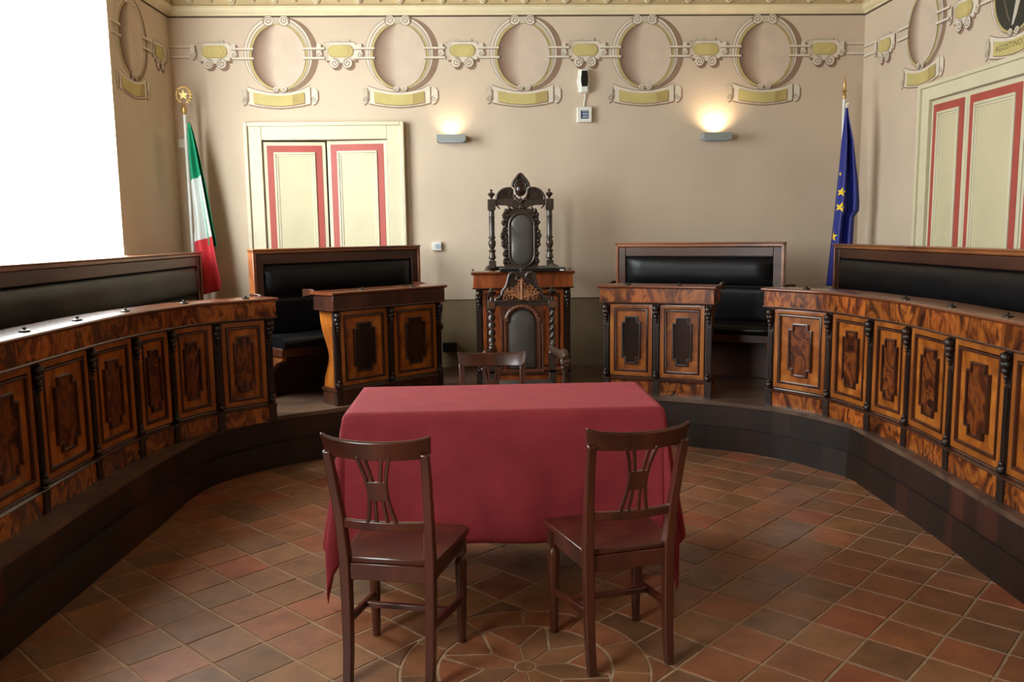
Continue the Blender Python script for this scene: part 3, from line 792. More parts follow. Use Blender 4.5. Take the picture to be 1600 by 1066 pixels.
# ------------------------------------------------------------------ padded benches
def bench(label, p0, p1, ztop, sd=1.0):
    """p0 -> p1: line of the front of the back rest, left to right as seen from the hall"""
    a, b = Vector(p0), Vector(p1); W = (b - a).length
    ang = atan2(b.y - a.y, b.x - a.x); c = (a + b) / 2
    root = thing('settle_bench', label, 'bench', (c.x, c.y, ZD), ang)
    h = ztop - ZD; w = W / 2
    mb = MB()
    mb.box(-w, w, 0.012, 0.055, 0.0, h - 0.004)
    mb.box(-w + .01, -w + .085, -0.012, 0.02, 0.42, h - .03); mb.box(w - .085, w - .01, -0.012, 0.02, 0.42, h - .03); mb.box(-w + .085, w - .085, -0.012, 0.02, h - .115, h - .03)
    mb.build('back_frame', 'benchwood', root, bevel=0.006)
    mb = MB()
    for x0, x1, z0, z1 in ((-w - .012, -w + .016, 0.3, h), (w - .016, w + .012, 0.3, h), (-w - .012, w + .012, h - .028, h)):
        mb.box(x0, x1, -0.025, 0.06, z0, z1)
    mb.box(-w - .018, w + .018, -0.035, 0.065, h - .002, h + .012)
    mb.build('outer_moulding', 'benchmould', root, bevel=0.006)
    def pad(nm, x0, x1, z0, z1, y0, puff, e, mat):
        nx, nz = max(8, int((x1 - x0) / .08)), 14; rings = []
        mb = MB(); V = []
        for j in range(nz + 1):
            z = z0 + (z1 - z0) * j / nz; row = []
            for i in range(nx + 1):
                x = x0 + (x1 - x0) * i / nx
                d = min(x - x0, x1 - x, z - z0, z1 - z)
                u = min(1, max(0, d / e)); y = y0 - puff * sqrt(1 - (1 - u) ** 2) + 0.003 * sin(x * 9.0) * u
                row.append(mb.v((x, y, z)))
            V.append(row)
        for j in range(nz):
            for i in range(nx): mb.f((V[j][i], V[j][i + 1], V[j + 1][i + 1], V[j + 1][i]))
        bk = [mb.v((x, y0 + .02, z)) for x, z in ((x0, z0), (x1, z0), (x1, z1), (x0, z1))]
        mb.f((bk[0], bk[3], bk[2], bk[1]))
        mb.f([bk[0], bk[1]] + V[0][::-1]); mb.f([bk[2], bk[3]] + V[nz])
        mb.f([bk[1], bk[2]] + [V[j][nx] for j in range(nz, -1, -1)]); mb.f([bk[3], bk[0]] + [V[j][0] for j in range(nz + 1)])
        return mb.build(nm, mat, root, smooth=60)
    pad('back_pad', -w + .088, w - .088, h - .38, h - .118, 0.004, 0.05, 0.11, 'leather')
    pad('lower_back_pad', -w + .088, w - .088, 0.50, h - .385, 0.008, 0.018, 0.05, 'leather')
    # seat
    mb = MB()
    prof = [(0.0, 0.43), (-0.34, 0.43), (-0.372, 0.44), (-0.385, 0.47), (-0.37, 0.50), (-0.33, 0.515), (-0.15, 0.522), (0.0, 0.51)]
    n = max(2, int(W / .1)); mb.loft([[(-w + .03 + (W - .06) * i / n, y, z + .004 * sin(i * 1.3)) for y, z in [(q[0] * sd, q[1]) for q in prof]] for i in range(n + 1)])
    mb.build('seat_cushion', 'leather', root, smooth=50)
    mb = MB(); mb.box(-w + .02, w - .02, -0.35 * sd, 0.012, 0.36, 0.43); mb.build('seat_rail', 'benchwood', root, bevel=.005)
    k = max(2, int(W / 1.1) + 1)
    for i in range(k):
        x = -w + .05 + (W - .1) * i / (k - 1)
        pr = [(0.0, 0.0), (-0.16, 0.0), (-0.13, 0.05), (-0.10, 0.14), (-0.13, 0.22), (-0.24, 0.30), (-0.33, 0.33), (-0.34, 0.36), (0.0, 0.36)]
        mb = MB(); mb.loft([[(x - .02, y * sd, z) for y, z in pr], [(x + .02, y * sd, z) for y, z in pr]]); mb.build('seat_bracket', 'benchmould', root, bevel=.004)
    return root
bench('long black leather settle bench under the bright window', (-2.67, 1.5), (-2.565, 7.93), 1.547, .55)
bench('black leather settle bench in front of the cream double door', (-1.83, 7.0), (-0.58, 8.17), 1.578)
bench('black leather settle bench near the corner with the blue flag', (1.32, 8.07), (2.65, 7.32), 1.573)
bench('long black leather settle bench along the wall with the painted portrait', (3.25, 7.64), (3.20, 1.5), 1.545)

# ------------------------------------------------------------------ simple chairs
def make_chair(label):
    r = thing('side_chair', label, 'chair')
    X = Vector((1, 0, 0))
    zs = 0.485
    for sx in (-1, 1):
        mb = MB()
        pts = [(sx * .162, -.225, 0), (sx * .163, -.205, .12), (sx * .165, -.195, .3), (sx * .167, -.192, .48), (sx * .172, -.215, .65), (sx * .180, -.255, .82), (sx * .184, -.285, .925)]
        mb.bar(pts, [.034, .036, .038, .040, .036, .034, .032], [.034, .038, .042, .046, .036, .030, .026], X)
        mb.build('leg', 'mahog', r, bevel=.005)
    for sx in (-1, 1):
        mb = MB(); x, y = sx * .188, .165
        mb.box(x - .022, x + .022, y - .022, y + .022, .385, .472)
        mb.lathe([(.019, .388), (.016, .375), (.020, .37), (.026, .36), (.0275, .34), (.026, .30), (.018, 0.0)], x, y, 8)
        mb.build('leg', 'mahog', r, bevel=.003, smooth=50)
    # seat board with rounded front corners
    mb = MB()
    out = [(-.145, -.20), (.145, -.20), (.19, -.175), (.226, .16), (.222, .19), (.20, .205), (-.20, .205), (-.222, .19), (-.226, .16), (-.19, -.175)]
    mb.loft([[(x * k, y * k + (1 - k) * 0, z) for x, y in out] for k, z in ((.985, .470), (1, .474), (1, .488), (.985, .494))])
    mb.build('seat', 'mahog', r, bevel=.002, smooth=50)
    mb = MB()
    mb.box(-.165, .165, .158, .176, .405, .470); mb.box(-.15, .15, -.205, -.187, .405, .470)
    for sx in (-1, 1): mb.bar([(sx * .166, -.19, .4375), (sx * .19, .16, .4375)], .018, .065, X)
    mb.build('apron', 'mahog', r, bevel=.003)
    mb = MB()
    for sx in (-1, 1): mb.bar([(sx * .165, -.19, .235), (sx * .188, .16, .185)], .018, .030, X)
    mb.bar([(-.178, .02, .205), (.178, .02, .205)], .022, .022, Vector((0, 1, 0)))
    mb.build('stretcher', 'mahog', r, bevel=.003)
    # top rail, bowed backwards with flared ends
    mb = MB(); n = 16; rings = []
    for i in range(n + 1):
        u = -1 + 2 * i / n; x = .205 * u
        bow = -.045 * (1 - u * u); fl = .008 * max(0, abs(u) - .8) / .2
        yt = -.272 + bow - .012; yb = -.262 + bow
        zb, zt = .905 - .004 * (1 - u * u), .985 - .010 * (1 - u * u) + fl
        if abs(u) > .93: zb = .918
        rings.append([(x * (0.965), yb + .011, zb), (x * .965, yb - .011, zb), (x, yt - .012, zt - .006), (x, yt, zt), (x, yt + .012, zt - .006)])
    mb.loft(rings); mb.build('top_rail', 'mahog', r, bevel=.003, smooth=50)
    mb = MB(); n = 10
    mb.bar([(-.172 + .344 * i / n, -.212 - .022 * (1 - (2 * i / n - 1) ** 2), .632) for i in range(n + 1)], .020, .034, Vector((0, 1, 0)))
    mb.build('back_rail', 'mahog', r, bevel=.004)
    # splat: four bars gathered by a block
    mb = MB()
    Y = lambda z: -.232 - (z - .63) / .29 * .085
    for xt, xm, xb in ((-.062, -.033, -.056), (-.034, -.014, -.022), (.034, .014, .022), (.062, .033, .056)):
        P = []
        for k in range(13):
            u = k / 12; z = .64 + .275 * u
            e = abs(u - .5) / .5; e = e ** 1.7
            x = xm + ((xt if u > .5 else xb) - xm) * e
            P.append((x, Y(z), z))
        mb.bar(P, .013, .012, X)
    rg = []
    for z, w in ((.738, .036), (.752, .039), (.80, .039), (.815, .036)): rg.append([(-w, Y(z) - .008, z), (w, Y(z) - .008, z), (w, Y(z) + .008, z), (-w, Y(z) + .008, z)])
    mb.loft(rg); mb.build('splat', 'mahog', r, bevel=.002)
    return r
ch = make_chair('mahogany side chair in front of the red table, nearer the window side')
ch.location = Vector((-.318, 3.262, 0)) * S; ch.rotation_euler.z = radians(-13)
c2 = copy_tree(ch); c2.location = Vector((.515, 3.325, 0)) * S; c2.rotation_euler.z = radians(13)
c2['label'] = 'mahogany side chair in front of the red table, nearer the portrait side'
c3 = copy_tree(ch); c3.location = Vector((0.07, 4.775, 0)) * S; c3.rotation_euler.z = radians(180)
c3['label'] = 'mahogany side chair mostly hidden behind the red table'
for c in (ch, c2, c3): c['group'] = 'mahogany side chairs at the red table'

# ------------------------------------------------------------------ table and cloth
TX0, TX1, TY0, TY1, TZ = -.622, .838, 3.855, 4.53, .88
t = thing('table', 'rectangular table hidden under the crimson tablecloth', 'table', ((TX0 + TX1) / 2, (TY0 + TY1) / 2, 0))
hx, hy = (TX1 - TX0) / 2, (TY1 - TY0) / 2
mb = MB(); mb.box(-hx + .008, hx - .008, -hy + .008, hy - .008, TZ - .045, TZ - .008); mb.build('table_top', 'mahog', t, bevel=.005)
mb = MB(); panel = [(-hx + .07, hx - .07, -hy + .07, -hy + .09), (-hx + .07, hx - .07, hy - .09, hy - .07), (-hx + .07, -hx + .09, -hy + .07, hy - .07), (hx - .09, hx - .07, -hy + .07, hy - .07)]
for a in panel: mb.box(*a, TZ - .15, TZ - .045)
mb.build('apron', 'mahog', t)
for sx in (-1, 1):
    for sy in (-1, 1):
        mb = MB(); x, y = sx * (hx - .09), sy * (hy - .09)
        mb.loft([[(x - w, y - w, z), (x + w, y - w, z), (x + w, y + w, z), (x - w, y + w, z)] for w, z in ((.018, 0), (.03, TZ - .16), (.03, TZ - .045))]); mb.build('leg', 'mahog', t, bevel=.003)

def tablecloth():
    cx, cy = (TX0 + TX1) / 2, (TY0 + TY1) / 2
    HF, HS = 0.635, 0.60
    mb = MB(); nx, ny = 116, 76
    us = [-(hx + HS) + 2 * (hx + HS) * i / nx for i in range(nx + 1)]
    vs = [-(hy + HF) + 2 * (hy + HF) * j / ny for j in range(ny + 1)]
    sm = lambda x: x * x * (3 - 2 * x)
    def pos(u, v):
        cu = max(-hx, min(hx, u)); cv = max(-hy, min(hy, v))
        eu, ev = u - cu, v - cv
        r = hypot(eu, ev)
        if r < 1e-9: return (cu, cv, TZ + .0006 * sin(u * 23 + v * 7) * sin(v * 19))
        rd = .012
        th = atan2(abs(ev), abs(eu)); sx = 1 if u > 0 else -1; sy = 1 if v > 0 else -1
        corner = min(1, max(0, 1 - abs(th - pi / 4) / (pi / 4)))
        drop = r
        if r < rd * 1.57: out = rd * sin(r / rd); dz = rd * (1 - cos(r / rd))
        else:
            k = (r - rd * 1.57); out = rd; dz = rd + k * .996
        f = min(1, dz / .6)
        # edge skirts: long shallow folds, wider towards the hem
        if abs(ev) < 1e-9:      # side skirts
            wob = .030 * f * sin(v * 9 + 1.0 * sx) + .018 * f * sin(v * 21)
            edge = max(0, (abs(v) - (hy - .3)) / .3)
            out += .055 * f + wob + (.075 * f if sx > 0 else .02 * f)
        elif abs(eu) < 1e-9:    # front and rear skirts
            wob = .010 * f * sin(u * 7.3 + .6) + .006 * f * sin(u * 17)
            edge = max(0, (abs(u) - (hx - .25)) / .25)
            out += (.004 * math.exp(-((u + .02) / .014) ** 2) * f + .012 * f + wob + .03 * f * edge * edge) * (1 if v < 0 else .15)
        else:
            fold = cos(4 * (th - pi / 4) * 1.0)
            base_s = .055 + (.075 if sx > 0 else .02); base_f = .042
            b = base_s + (base_f - base_s) * sm(th / (pi / 2))
            w0 = .030 * sin((hy * sy) * 9 + 1.0 * sx) + .018 * sin(hy * sy * 21); w1 = .010 * sin(hx * sx * 7.3 + .6) + .006 * sin(hx * sx * 17)
            wv = w0 + (w1 - w0) * sm(th / (pi / 2))
            out += f * (b + wv) + f * corner * (.05 if sx < 0 else .01) + f * .045 * sin(8 * th) * corner
        d = Vector((cos(th) * sx if abs(eu) > 1e-9 else 0, sin(th) * sy if abs(ev) > 1e-9 else 0))
        z = TZ - dz
        if z < .012: z = .012 + .002 * (r % .01)
        return (cu + d.x * out, cv + d.y * out, z)
    V = [[mb.v(pos(u, v)) for u in us] for v in vs]
    for j in range(ny):
        for i in range(nx): mb.f((V[j][i], V[j][i + 1], V[j + 1][i + 1], V[j + 1][i]))
    o = mb.build('tablecloth', 'cloth', None, recalc=False, smooth=80, loc=(cx, cy, 0))
    so = o.modifiers.new('thick', 'SOLIDIFY'); so.thickness = .003; so.offset = 1
    tag(o, 'plain crimson tablecloth hanging almost to the floor over the table', 'tablecloth')
tablecloth()

# ------------------------------------------------------------------ carved throne
def throne():
    r = thing('carved_throne', 'tall carved dark throne with oval leather back behind the central desk', 'chair', (0.395, 7.93, ZD))
    K = .00095
    X = lambda u: (u - 338) * K
    Z = lambda v: 1.375 - ZD + (1005 - v) * .00092
    def pl(poly, y0, y1, mb): mb.loft([[(X(u), y0, Z(v)) for u, v in poly], [(X(u), y1, Z(v)) for u, v in poly]])
    for sx in (-1, 1):
        cx = sx * 281 * K
        mb = MB()
        mb.box(cx - .037, cx + .037, -.04, .04, Z(430), Z(325))
        mb.box(cx - .030, cx + .030, -.034, .034, Z(440), Z(428))
        pr = [(.024, Z(440)), (.026, Z(492)), (.031, Z(497)), (.026, Z(503)), (.0255, Z(690)), (.034, Z(700)), (.034, Z(712)), (.022, Z(722)), (.034, Z(745)), (.036, Z(765)), (.031, Z(790)), (.020, Z(815)), (.018, Z(825)), (.034, Z(832)), (.034, Z(842)), (.026, Z(850)), (.027, Z(880)), (.034, Z(900)), (.034, Z(912)), (.022, Z(922)), (.022, Z(940))]
        mb.lathe(pr[::-1], cx, 0, 18)
        mb.box(cx - .034, cx + .034, -.036, .036, 0.0, Z(938))
        mb.build('post', 'carved', r, bevel=.004, smooth=45)
        mb = MB(); fz = Z(325)
        mb.lathe([(.012, fz - .002), (.010, fz + .012), (.014, fz + .02), (.030, fz + .038), (.034, fz + .048), (.026, fz + .058), (.009, fz + .066), (.008, fz + .074), (.016, fz + .080), (.010, fz + .088), (.0001, fz + .094)], cx, 0, 16)
        mb.build('finial', 'carved', r, smooth=50)
    # cross rail with small brackets
    mb = MB()
    pl([(95, 330), (580, 330), (580, 385), (540, 385), (470, 388), (450, 400), (430, 400), (400, 420), (270, 420), (245, 400), (220, 402), (205, 388), (130, 385), (95, 385)], -.025, .025, mb)
    for sx in (-1, 1):
        for k in range(4): mb.ball((X(338 + sx * (232 - k * 9)), -.005, Z(392 + k * 10 - 8)), .010, 1)
    mb.build('cross_rail', 'carved', r, bevel=.004)
    # wings: fan shells each side of the crest
    for sx in (-1, 1):
        mb = MB(); P = [(338 + sx * a, v) for a, v in [(235, 332)] + [(115 + 122 * cos(radians(t)), 332 - 118 * sin(radians(t))) for t in range(8, 100, 8)] + [(70, 222), (60, 332)]]
        pl(P, -.012, .02, mb)
        arc = [(X(338 + sx * (115 + 118 * cos(radians(t)))), -.016, Z(332 - 114 * sin(radians(t)))) for t in range(0, 112, 8)]
        mb.tube(arc, .012, 8)
        for t in range(15, 100, 14):
            mb.tube([(X(338 + sx * (100 + 20 * cos(radians(t)))), -.014, Z(325 - 20 * sin(radians(t)))), (X(338 + sx * (115 + 104 * cos(radians(t)))), -.016, Z(330 - 100 * sin(radians(t))))], [.004, .010], 6)
        sp = [(X(338 + sx * (108 + 26 * (1 - k / 22) * cos(k * .5))), -.02, Z(250 - 26 * (1 - k / 22) * sin(k * .5))) for k in range(20)]
        mb.tube(sp, .008, 6)
        mb.build('carved_wing', 'carved', r, smooth=50)
    # hooded crest with a polished oval boss
    mb = MB()
    pl([(258, 205), (262, 175), (280, 140), (305, 110), (318, 85), (338, 78), (356, 85), (372, 110), (396, 140), (416, 175), (422, 205), (404, 212), (392, 240), (378, 285), (338, 305), (300, 285), (286, 240), (276, 210)], -.02, .03, mb)
    arc = [(X(u), -.03, Z(v)) for u, v in [(258, 207), (266, 172), (286, 138), (310, 108), (324, 88), (338, 80), (352, 88), (366, 108), (392, 138), (412, 172), (422, 207)]]
    mb.tube(arc, .014, 8)
    arc = [(X(u), -.034, Z(v)) for u, v in [(284, 200), (292, 168), (312, 150), (338, 142), (366, 150), (386, 168), (394, 200)]]
    mb.tube(arc, .012, 8)
    mb.ball((X(312), -.04, Z(148)), .014, 1)
    ov = [(X(340 + 50 * cos(radians(t))), -.034, Z(230 - 62 * sin(radians(t)))) for t in range(0, 361, 15)]
    mb.tube(ov, .009, 8)
    for k in range(9):
        t = radians(200 + k * 17.5); mb.ball((X(340 + 66 * cos(t)), -.03, Z(268 - 74 * sin(t))), (.016, .012, .014), 1)
    for k, (u, v) in enumerate([(338, 325), (318, 340), (360, 340), (338, 358), (300, 322), (378, 322), (330, 410), (352, 408), (340, 396)]): mb.ball((X(u), -.03, Z(v)), (.015, .014, .015), 1)
    crest = mb.build('crest', 'carved', r, smooth=60)
    mb = MB(); mb.ball((X(340), -.036, Z(230)), (.042, .022, .050), 3); mb.build('oval_boss', 'inlay_dark', crest)
    # carved surround of the back
    side = [(215, 425), (180, 440), (160, 480), (165, 530), (150, 560), (170, 600), (150, 650), (138, 690), (152, 740), (148, 780), (175, 830), (160, 870), (172, 910), (160, 950), (175, 1000)]
    poly = [(240, 420)] + side + [(500, 1000)] + [(676 - u, v) for u, v in side[::-1]] + [(436, 420)]
    mb = MB(); pl(poly, -.008, .025, mb)
    rnd = random.Random(5)
    for sx in (-1, 1):
        for u, v in side[:-1]:
            mb.ball((X(338 + sx * (338 - u - 14)), -.012, Z(v)), (.020, .018, .022), 1)
        for k in range(13):
            v = 450 + k * 42; u = 205 + 12 * sin(k * 1.7)
            mb.ball((X(338 + sx * (338 - u)), -.012, Z(v)), (.014, .016, .018), 1)
        for v in (490, 575, 680, 770, 870, 940):
            mb.tube([(X(338 + sx * (338 - 186 + 22 * (1 - k / 16) * cos(k * .55))), -.022, Z(v - 22 * (1 - k / 16) * sin(k * .55))) for k in range(15)], .006, 6)
    st = [(X(348 + 122 * cos(radians(t))), -.02, Z(585 - 122 * sin(radians(t)))) for t in range(0, 181, 12)] + [(X(348 + 122 * cos(radians(t))), -.02, Z(880 - 122 * sin(radians(t)))) for t in range(180, 361, 12)]
    mb.tube(st + [st[0]], .014, 8)
    mb.build('carved_surround', 'carved', r, smooth=60)
    # padded stadium panel
    mb = MB(); rings = []
    for k, d in ((1, .0), (1, -.014), (.93, -.026), (.75, -.034), (.4, -.038), (.02, -.039)):
        rings.append([(X(348 + k * 110 * cos(radians(t))), d - .006, Z((585 if t <= 180 else 880) * k + (1 - k) * 732 - k * 110 * sin(radians(t)))) for t in list(range(0, 181, 15)) + list(range(180, 361, 15))])
    mb.loft(rings); mb.build('back_pad', 'leather_grey', r, smooth=70)
    # hidden lower half: rails, seat, arms, legs
    mb = MB(); mb.box(-.24, .24, -.02, .02, .52, .60); mb.box(-.24, .24, -.02, .02, .93, Z(995)); mb.build('back_rail', 'carved', r, bevel=.004)
    mb = MB(); mb.box(-.29, .29, -.42, -.02, .44, .52); mb.build('seat_frame', 'carved', r, bevel=.006)
    mb = MB(); rg = []
    for k, z in ((1, .515), (1, .545), (.92, .57), (.6, .582)): rg.append([(.27 * k * a, -.22 + .19 * k * b, z) for a, b in ((-1, -1), (1, -1), (1, 1), (-1, 1))])
    mb.loft(rg); mb.build('seat_pad', 'leather', r, bevel=.01)
    for sx in (-1, 1):
        mb = MB()
        P = [(sx * .267, -.02, .97), (sx * .285, -.10, 1.005), (sx * .31, -.20, 1.00), (sx * .325, -.28, .965), (sx * .335, -.34, .955), (sx * .335, -.38, .96), (sx * .335, -.39, .93)]
        mb.tube(P, [.034, .036, .030, .028, .034, .036, .022], 10); mb.ball((sx * .335, -.37, .95), .038, 2)
        for k in range(4): mb.ball((sx * .275, -.05, 1.02 - k * .02), (.030, .026, .016), 1)
        mb.build('arm', 'carved', r, smooth=70)
        mb = MB(); mb.lathe([(.03, 0), (.034, .02), (.024, .05), (.03, .12), (.034, .25), (.024, .36), (.034, .44), (.028, .52), (.022, .6), (.034, .72), (.024, .85), (.034, .97)], sx * .32, -.37, 14); mb.build('leg', 'carved', r, smooth=60)
throne()

# ------------------------------------------------------------------ armchair with twisted columns
def twisted():
    r = thing('carved_armchair', 'carved armchair with barley twist columns and copper toned foliage crest below the tall desk', 'chair', (0.326, 6.50, 0))
    K = .00112
    X = lambda u: (u - 778) * K
    Z = lambda v: 1.416 - (v - 95) * .00112
    for sx in (-1, 1):
        cx = sx * 207 * K
        mb = MB(); n = 20; zz = [Z(655) + (Z(372) - Z(655)) * k / 60 for k in range(61)]
        tw = lambda a, z: 1 + .34 * cos(2 * (a - sx * (z - .7) * 54))
        mb.lathe([(.021, z) for z in zz], cx, 0, n, twist=tw)
        mb.lathe([(.030, Z(668)), (.030, Z(655)), (.020, Z(650))], cx, 0, 16); mb.lathe([(.020, Z(376)), (.030, Z(370)), (.030, Z(362))], cx, 0, 16)
        mb.box(cx - .030, cx + .030, -.03, .03, 0.62, Z(665))
        mb.build('twisted_column', 'carved', r, smooth=60)
        mb = MB(); mb.box(cx - .031, cx + .031, -.032, .032, Z(364), Z(306)); bl = mb.build('corner_block', 'carved', r, bevel=.004)
        mb = MB()
        for q, y in ((.022, -.034), (.010, -.036)):
            for a, b, c, d in ((-q, q, q - .004, q), (-q, q, -q, -q + .004), (-q, -q + .004, -q, q), (q - .004, q, -q, q)): mb.box(cx + a, cx + b, y, -.03, Z(335) + c, Z(335) + d)
        mb.build('block_inlay', 'gilt_carving', bl)
        mb = MB(); z = Z(306)
        mb.lathe([(.018, z - .002), (.016, z + .012), (.010, z + .020), (.010, z + .034), (.016, z + .040), (.034, z + .058), (.035, z + .070), (.020, z + .078), (.014, z + .088), (.010, z + .098), (.0001, z + .104)], cx, 0, 18)
        mb.build('finial', 'dark', r, smooth=50)
        mb = MB(); mb.box(cx - .03, cx + .03, -.03, .03, 0, .64); mb.build('leg', 'carved', r, bevel=.004)
    # crest
    half = [(10, 108), (40, 112), (62, 122), (88, 145), (96, 180), (108, 215), (130, 240), (136, 265), (150, 285), (175, 292), (182, 308)]
    poly = [(778 - a, v) for a, v in half[::-1]] + [(778 + a, v) for a, v in half]
    mb = MB(); mb.loft([[(X(u), -.004, Z(v)) for u, v in poly], [(X(u), .018, Z(v)) for u, v in poly]])
    for sx in (-1, 1):
        mb.tube([(X(778 + sx * a), -.008, Z(v)) for a, v in half[3:]], .013, 8)
        mb.tube([(X(778 + sx * a), -.008, Z(v)) for a, v in [(88, 145), (80, 125), (62, 118), (42, 122), (30, 140), (34, 162), (50, 170), (60, 158)]], [.013, .013, .013, .013, .012, .011, .010, .008], 8)
    mb.lathe([(.010, Z(112)), (.008, Z(104)), (.016, Z(98)), (.010, Z(90)), (.0001, Z(84))], 0, .006, 12)
    crest = mb.build('crest', 'carved', r, smooth=50)
    mb = MB(); rnd = random.Random(11)
    for sx in (-1, 1):
        for k in range(6):
            b = radians(18 + k * 15)
            L = [110, 105, 92, 85, 95, 120][k]
            P = [(X(778 + sx * (6 + L * t * cos(b) * (1.0 + .15 * sin(t * 3)))), -.014, Z(296 - L * t * sin(b) - 10 * sin(t * 3.1))) for t in [q / 8 for q in range(9)]]
            mb.tube(P, [.009 - .004 * q / 8 for q in range(9)], 6)
            e = P[-1]; mb.tube([(e[0] + .013 * (1 - q / 12) * cos(q * .6 + b) * sx, -.016, e[2] + .013 * (1 - q / 12) * sin(q * .6 + b)) for q in range(11)], .005, 6)
        for k in range(15):
            a0 = 14 + 20 * (k % 6) + rnd.uniform(-5, 5); v0 = [284, 258, 232][k // 6] + rnd.uniform(-6, 6)
            if a0 > 95 and v0 < 262: continue
            if a0 > 75 and v0 < 240: a0 -= 40
            ph = rnd.uniform(0, 6)
            mb.tube([(X(778 + sx * (a0 + 17 * (1 - q / 15) * cos(q * .55 + ph))), -.014 - .004 * sin(q * .5), Z(v0 + 17 * (1 - q / 15) * sin(q * .55 + ph))) for q in range(14)], [.0062 - .0003 * q for q in range(14)], 6)
        for k in range(16):
            a = rnd.uniform(8, 125); v = rnd.uniform(200, 290) if a > 60 else rnd.uniform(160, 290)
            mb.ball((X(778 + sx * a), -.010, Z(v)), (.011, .010, .011), 1)
    mb.tube([(X(778), -.016, Z(300)), (X(778), -.018, Z(200)), (X(778), -.014, Z(150))], [.010, .012, .004], 8)
    mb.build('foliage_carving', 'gilt_carving', crest, smooth=60)
    mb = MB(); mb.box(X(595), X(962), -.02, .02, Z(345), Z(312)); mb.box(X(600), X(956), -.028, .02, Z(316), Z(304)); mb.build('cross_rail', 'carved', r, bevel=.004)
    # arched back frame
    def arch(w, top, bot, n=18):
        return [(X(778 - w), Z(bot))] + [(X(778 - w * cos(pi * k / n)), Z(top + w - w * sin(pi * k / n))) for k in range(n + 1)] + [(X(778 + w), Z(bot))]
    mb = MB()
    O = [(X(630), Z(800)), (X(630), Z(350)), (X(926), Z(350)), (X(926), Z(800))]
    mb.loft([[(x, .004, z) for x, z in O], [(x, .022, z) for x, z in O]])
    for x in (637, 660, 896, 919): mb.box(X(x - 8), X(x + 8), -.014, .01, Z(800), Z(430))
    mb.box(X(630), X(926), -.016, .01, Z(805), Z(782))
    for sx in (-1, 1):
        for k in range(30): mb.ball((X(778 + sx * 141), -.014, Z(440 + k * 11.5)), (.006, .007, .0052), 1)
    mb.build('back_frame', 'carved_red', r, bevel=.003, smooth=50)
    mb = MB(); A = [(x, -.012, z) for x, z in arch(112, 345, 440)]
    mb.tube(A[1:-1], .017, 10)
    for k in range(17):
        t = pi * (k + .5) / 17; mb.ball((X(778 - 112 * cos(t)), -.024, Z(457 - 112 * sin(t))), (.010, .010, .010), 1)
    for sx in (-1, 1): mb.box(X(778 + sx * 112) - .02, X(778 + sx * 112) + .02, -.03, 0, Z(450), Z(425))
    mb.build('arch_moulding', 'carved_red', r, smooth=60)
    mb = MB(); rg = []
    for k, d in ((1, .004), (1, -.008), (.92, -.018), (.7, -.026), (.3, -.030)):
        rg.append([(x * k, d, z * k + (1 - k) * Z(570)) for x, z in arch(92, 366, 780)])
    mb.loft(rg); mb.build('back_pad', 'leather_grey', r, smooth=70)
    # seat, arms, front legs
    mb = MB(); mb.box(-.26, .26, -.42, .03, .44, .52); mb.build('seat_frame', 'carved', r, bevel=.005)
    mb = MB(); rg = []
    for k, z in ((1, .515), (1, .545), (.9, .565), (.5, .575)): rg.append([(.245 * k * a, -.20 + .20 * k * b, z) for a, b in ((-1, -1), (1, -1), (1, 1), (-1, 1))])
    mb.loft(rg); mb.build('seat_pad', 'leather_grey', r, bevel=.008)
    for sx in (-1, 1):
        mb = MB()
        P = [(sx * .215, .01, .80), (sx * .23, -.06, .80), (sx * .255, -.14, .79), (sx * .278, -.23, .785), (sx * .29, -.31, .795), (sx * .292, -.37, .795), (sx * .292, -.405, .775)]
        mb.tube(P, [.030, .032, .034, .040, .048, .050, .036], 12, .62)
        for k in range(7): mb.ball((sx * .292 + .017 * (k % 3 - 1), -.402, .765 - .017 * (k // 2)), (.018, .014, .015), 1)
        mb.ball((sx * .292, -.385, .755), (.042, .034, .03), 2)
        for k in range(4): mb.ball((sx * (.222 + .004 * k), -.03, .775 + .022 * k), (.026, .026, .018), 1)
        mb.build('arm', 'arm_wood', r, smooth=70)
        mb = MB(); x = sx * .29
        mb.lathe([(.026, 0), (.032, .03), (.02, .06), (.028, .12), (.032, .22), (.02, .34), (.028, .42), (.028, .52), (.018, .54), (.016, .58), (.026, .615), (.017, .65), (.024, .69), (.03, .75)], x, -.385, 14); mb.build('leg', 'carved', r, smooth=60)
twisted()

# ------------------------------------------------------------------ folder on the central desk
mb = MB(); mb.box(-.275, .275, -.10, .10, 0, .028)
o = mb.build('document_folder', 'black_plastic', None, bevel=.004, loc=(.452, 7.20, 1.3705)); tag(o, 'flat black folder lying on the tall central desk', 'folder')
mb = MB(); mb.box(.225, .26, -.102, -.099, .004, .016); tag(mb.build('paper_label', 'white_plastic', o), label='small white label')

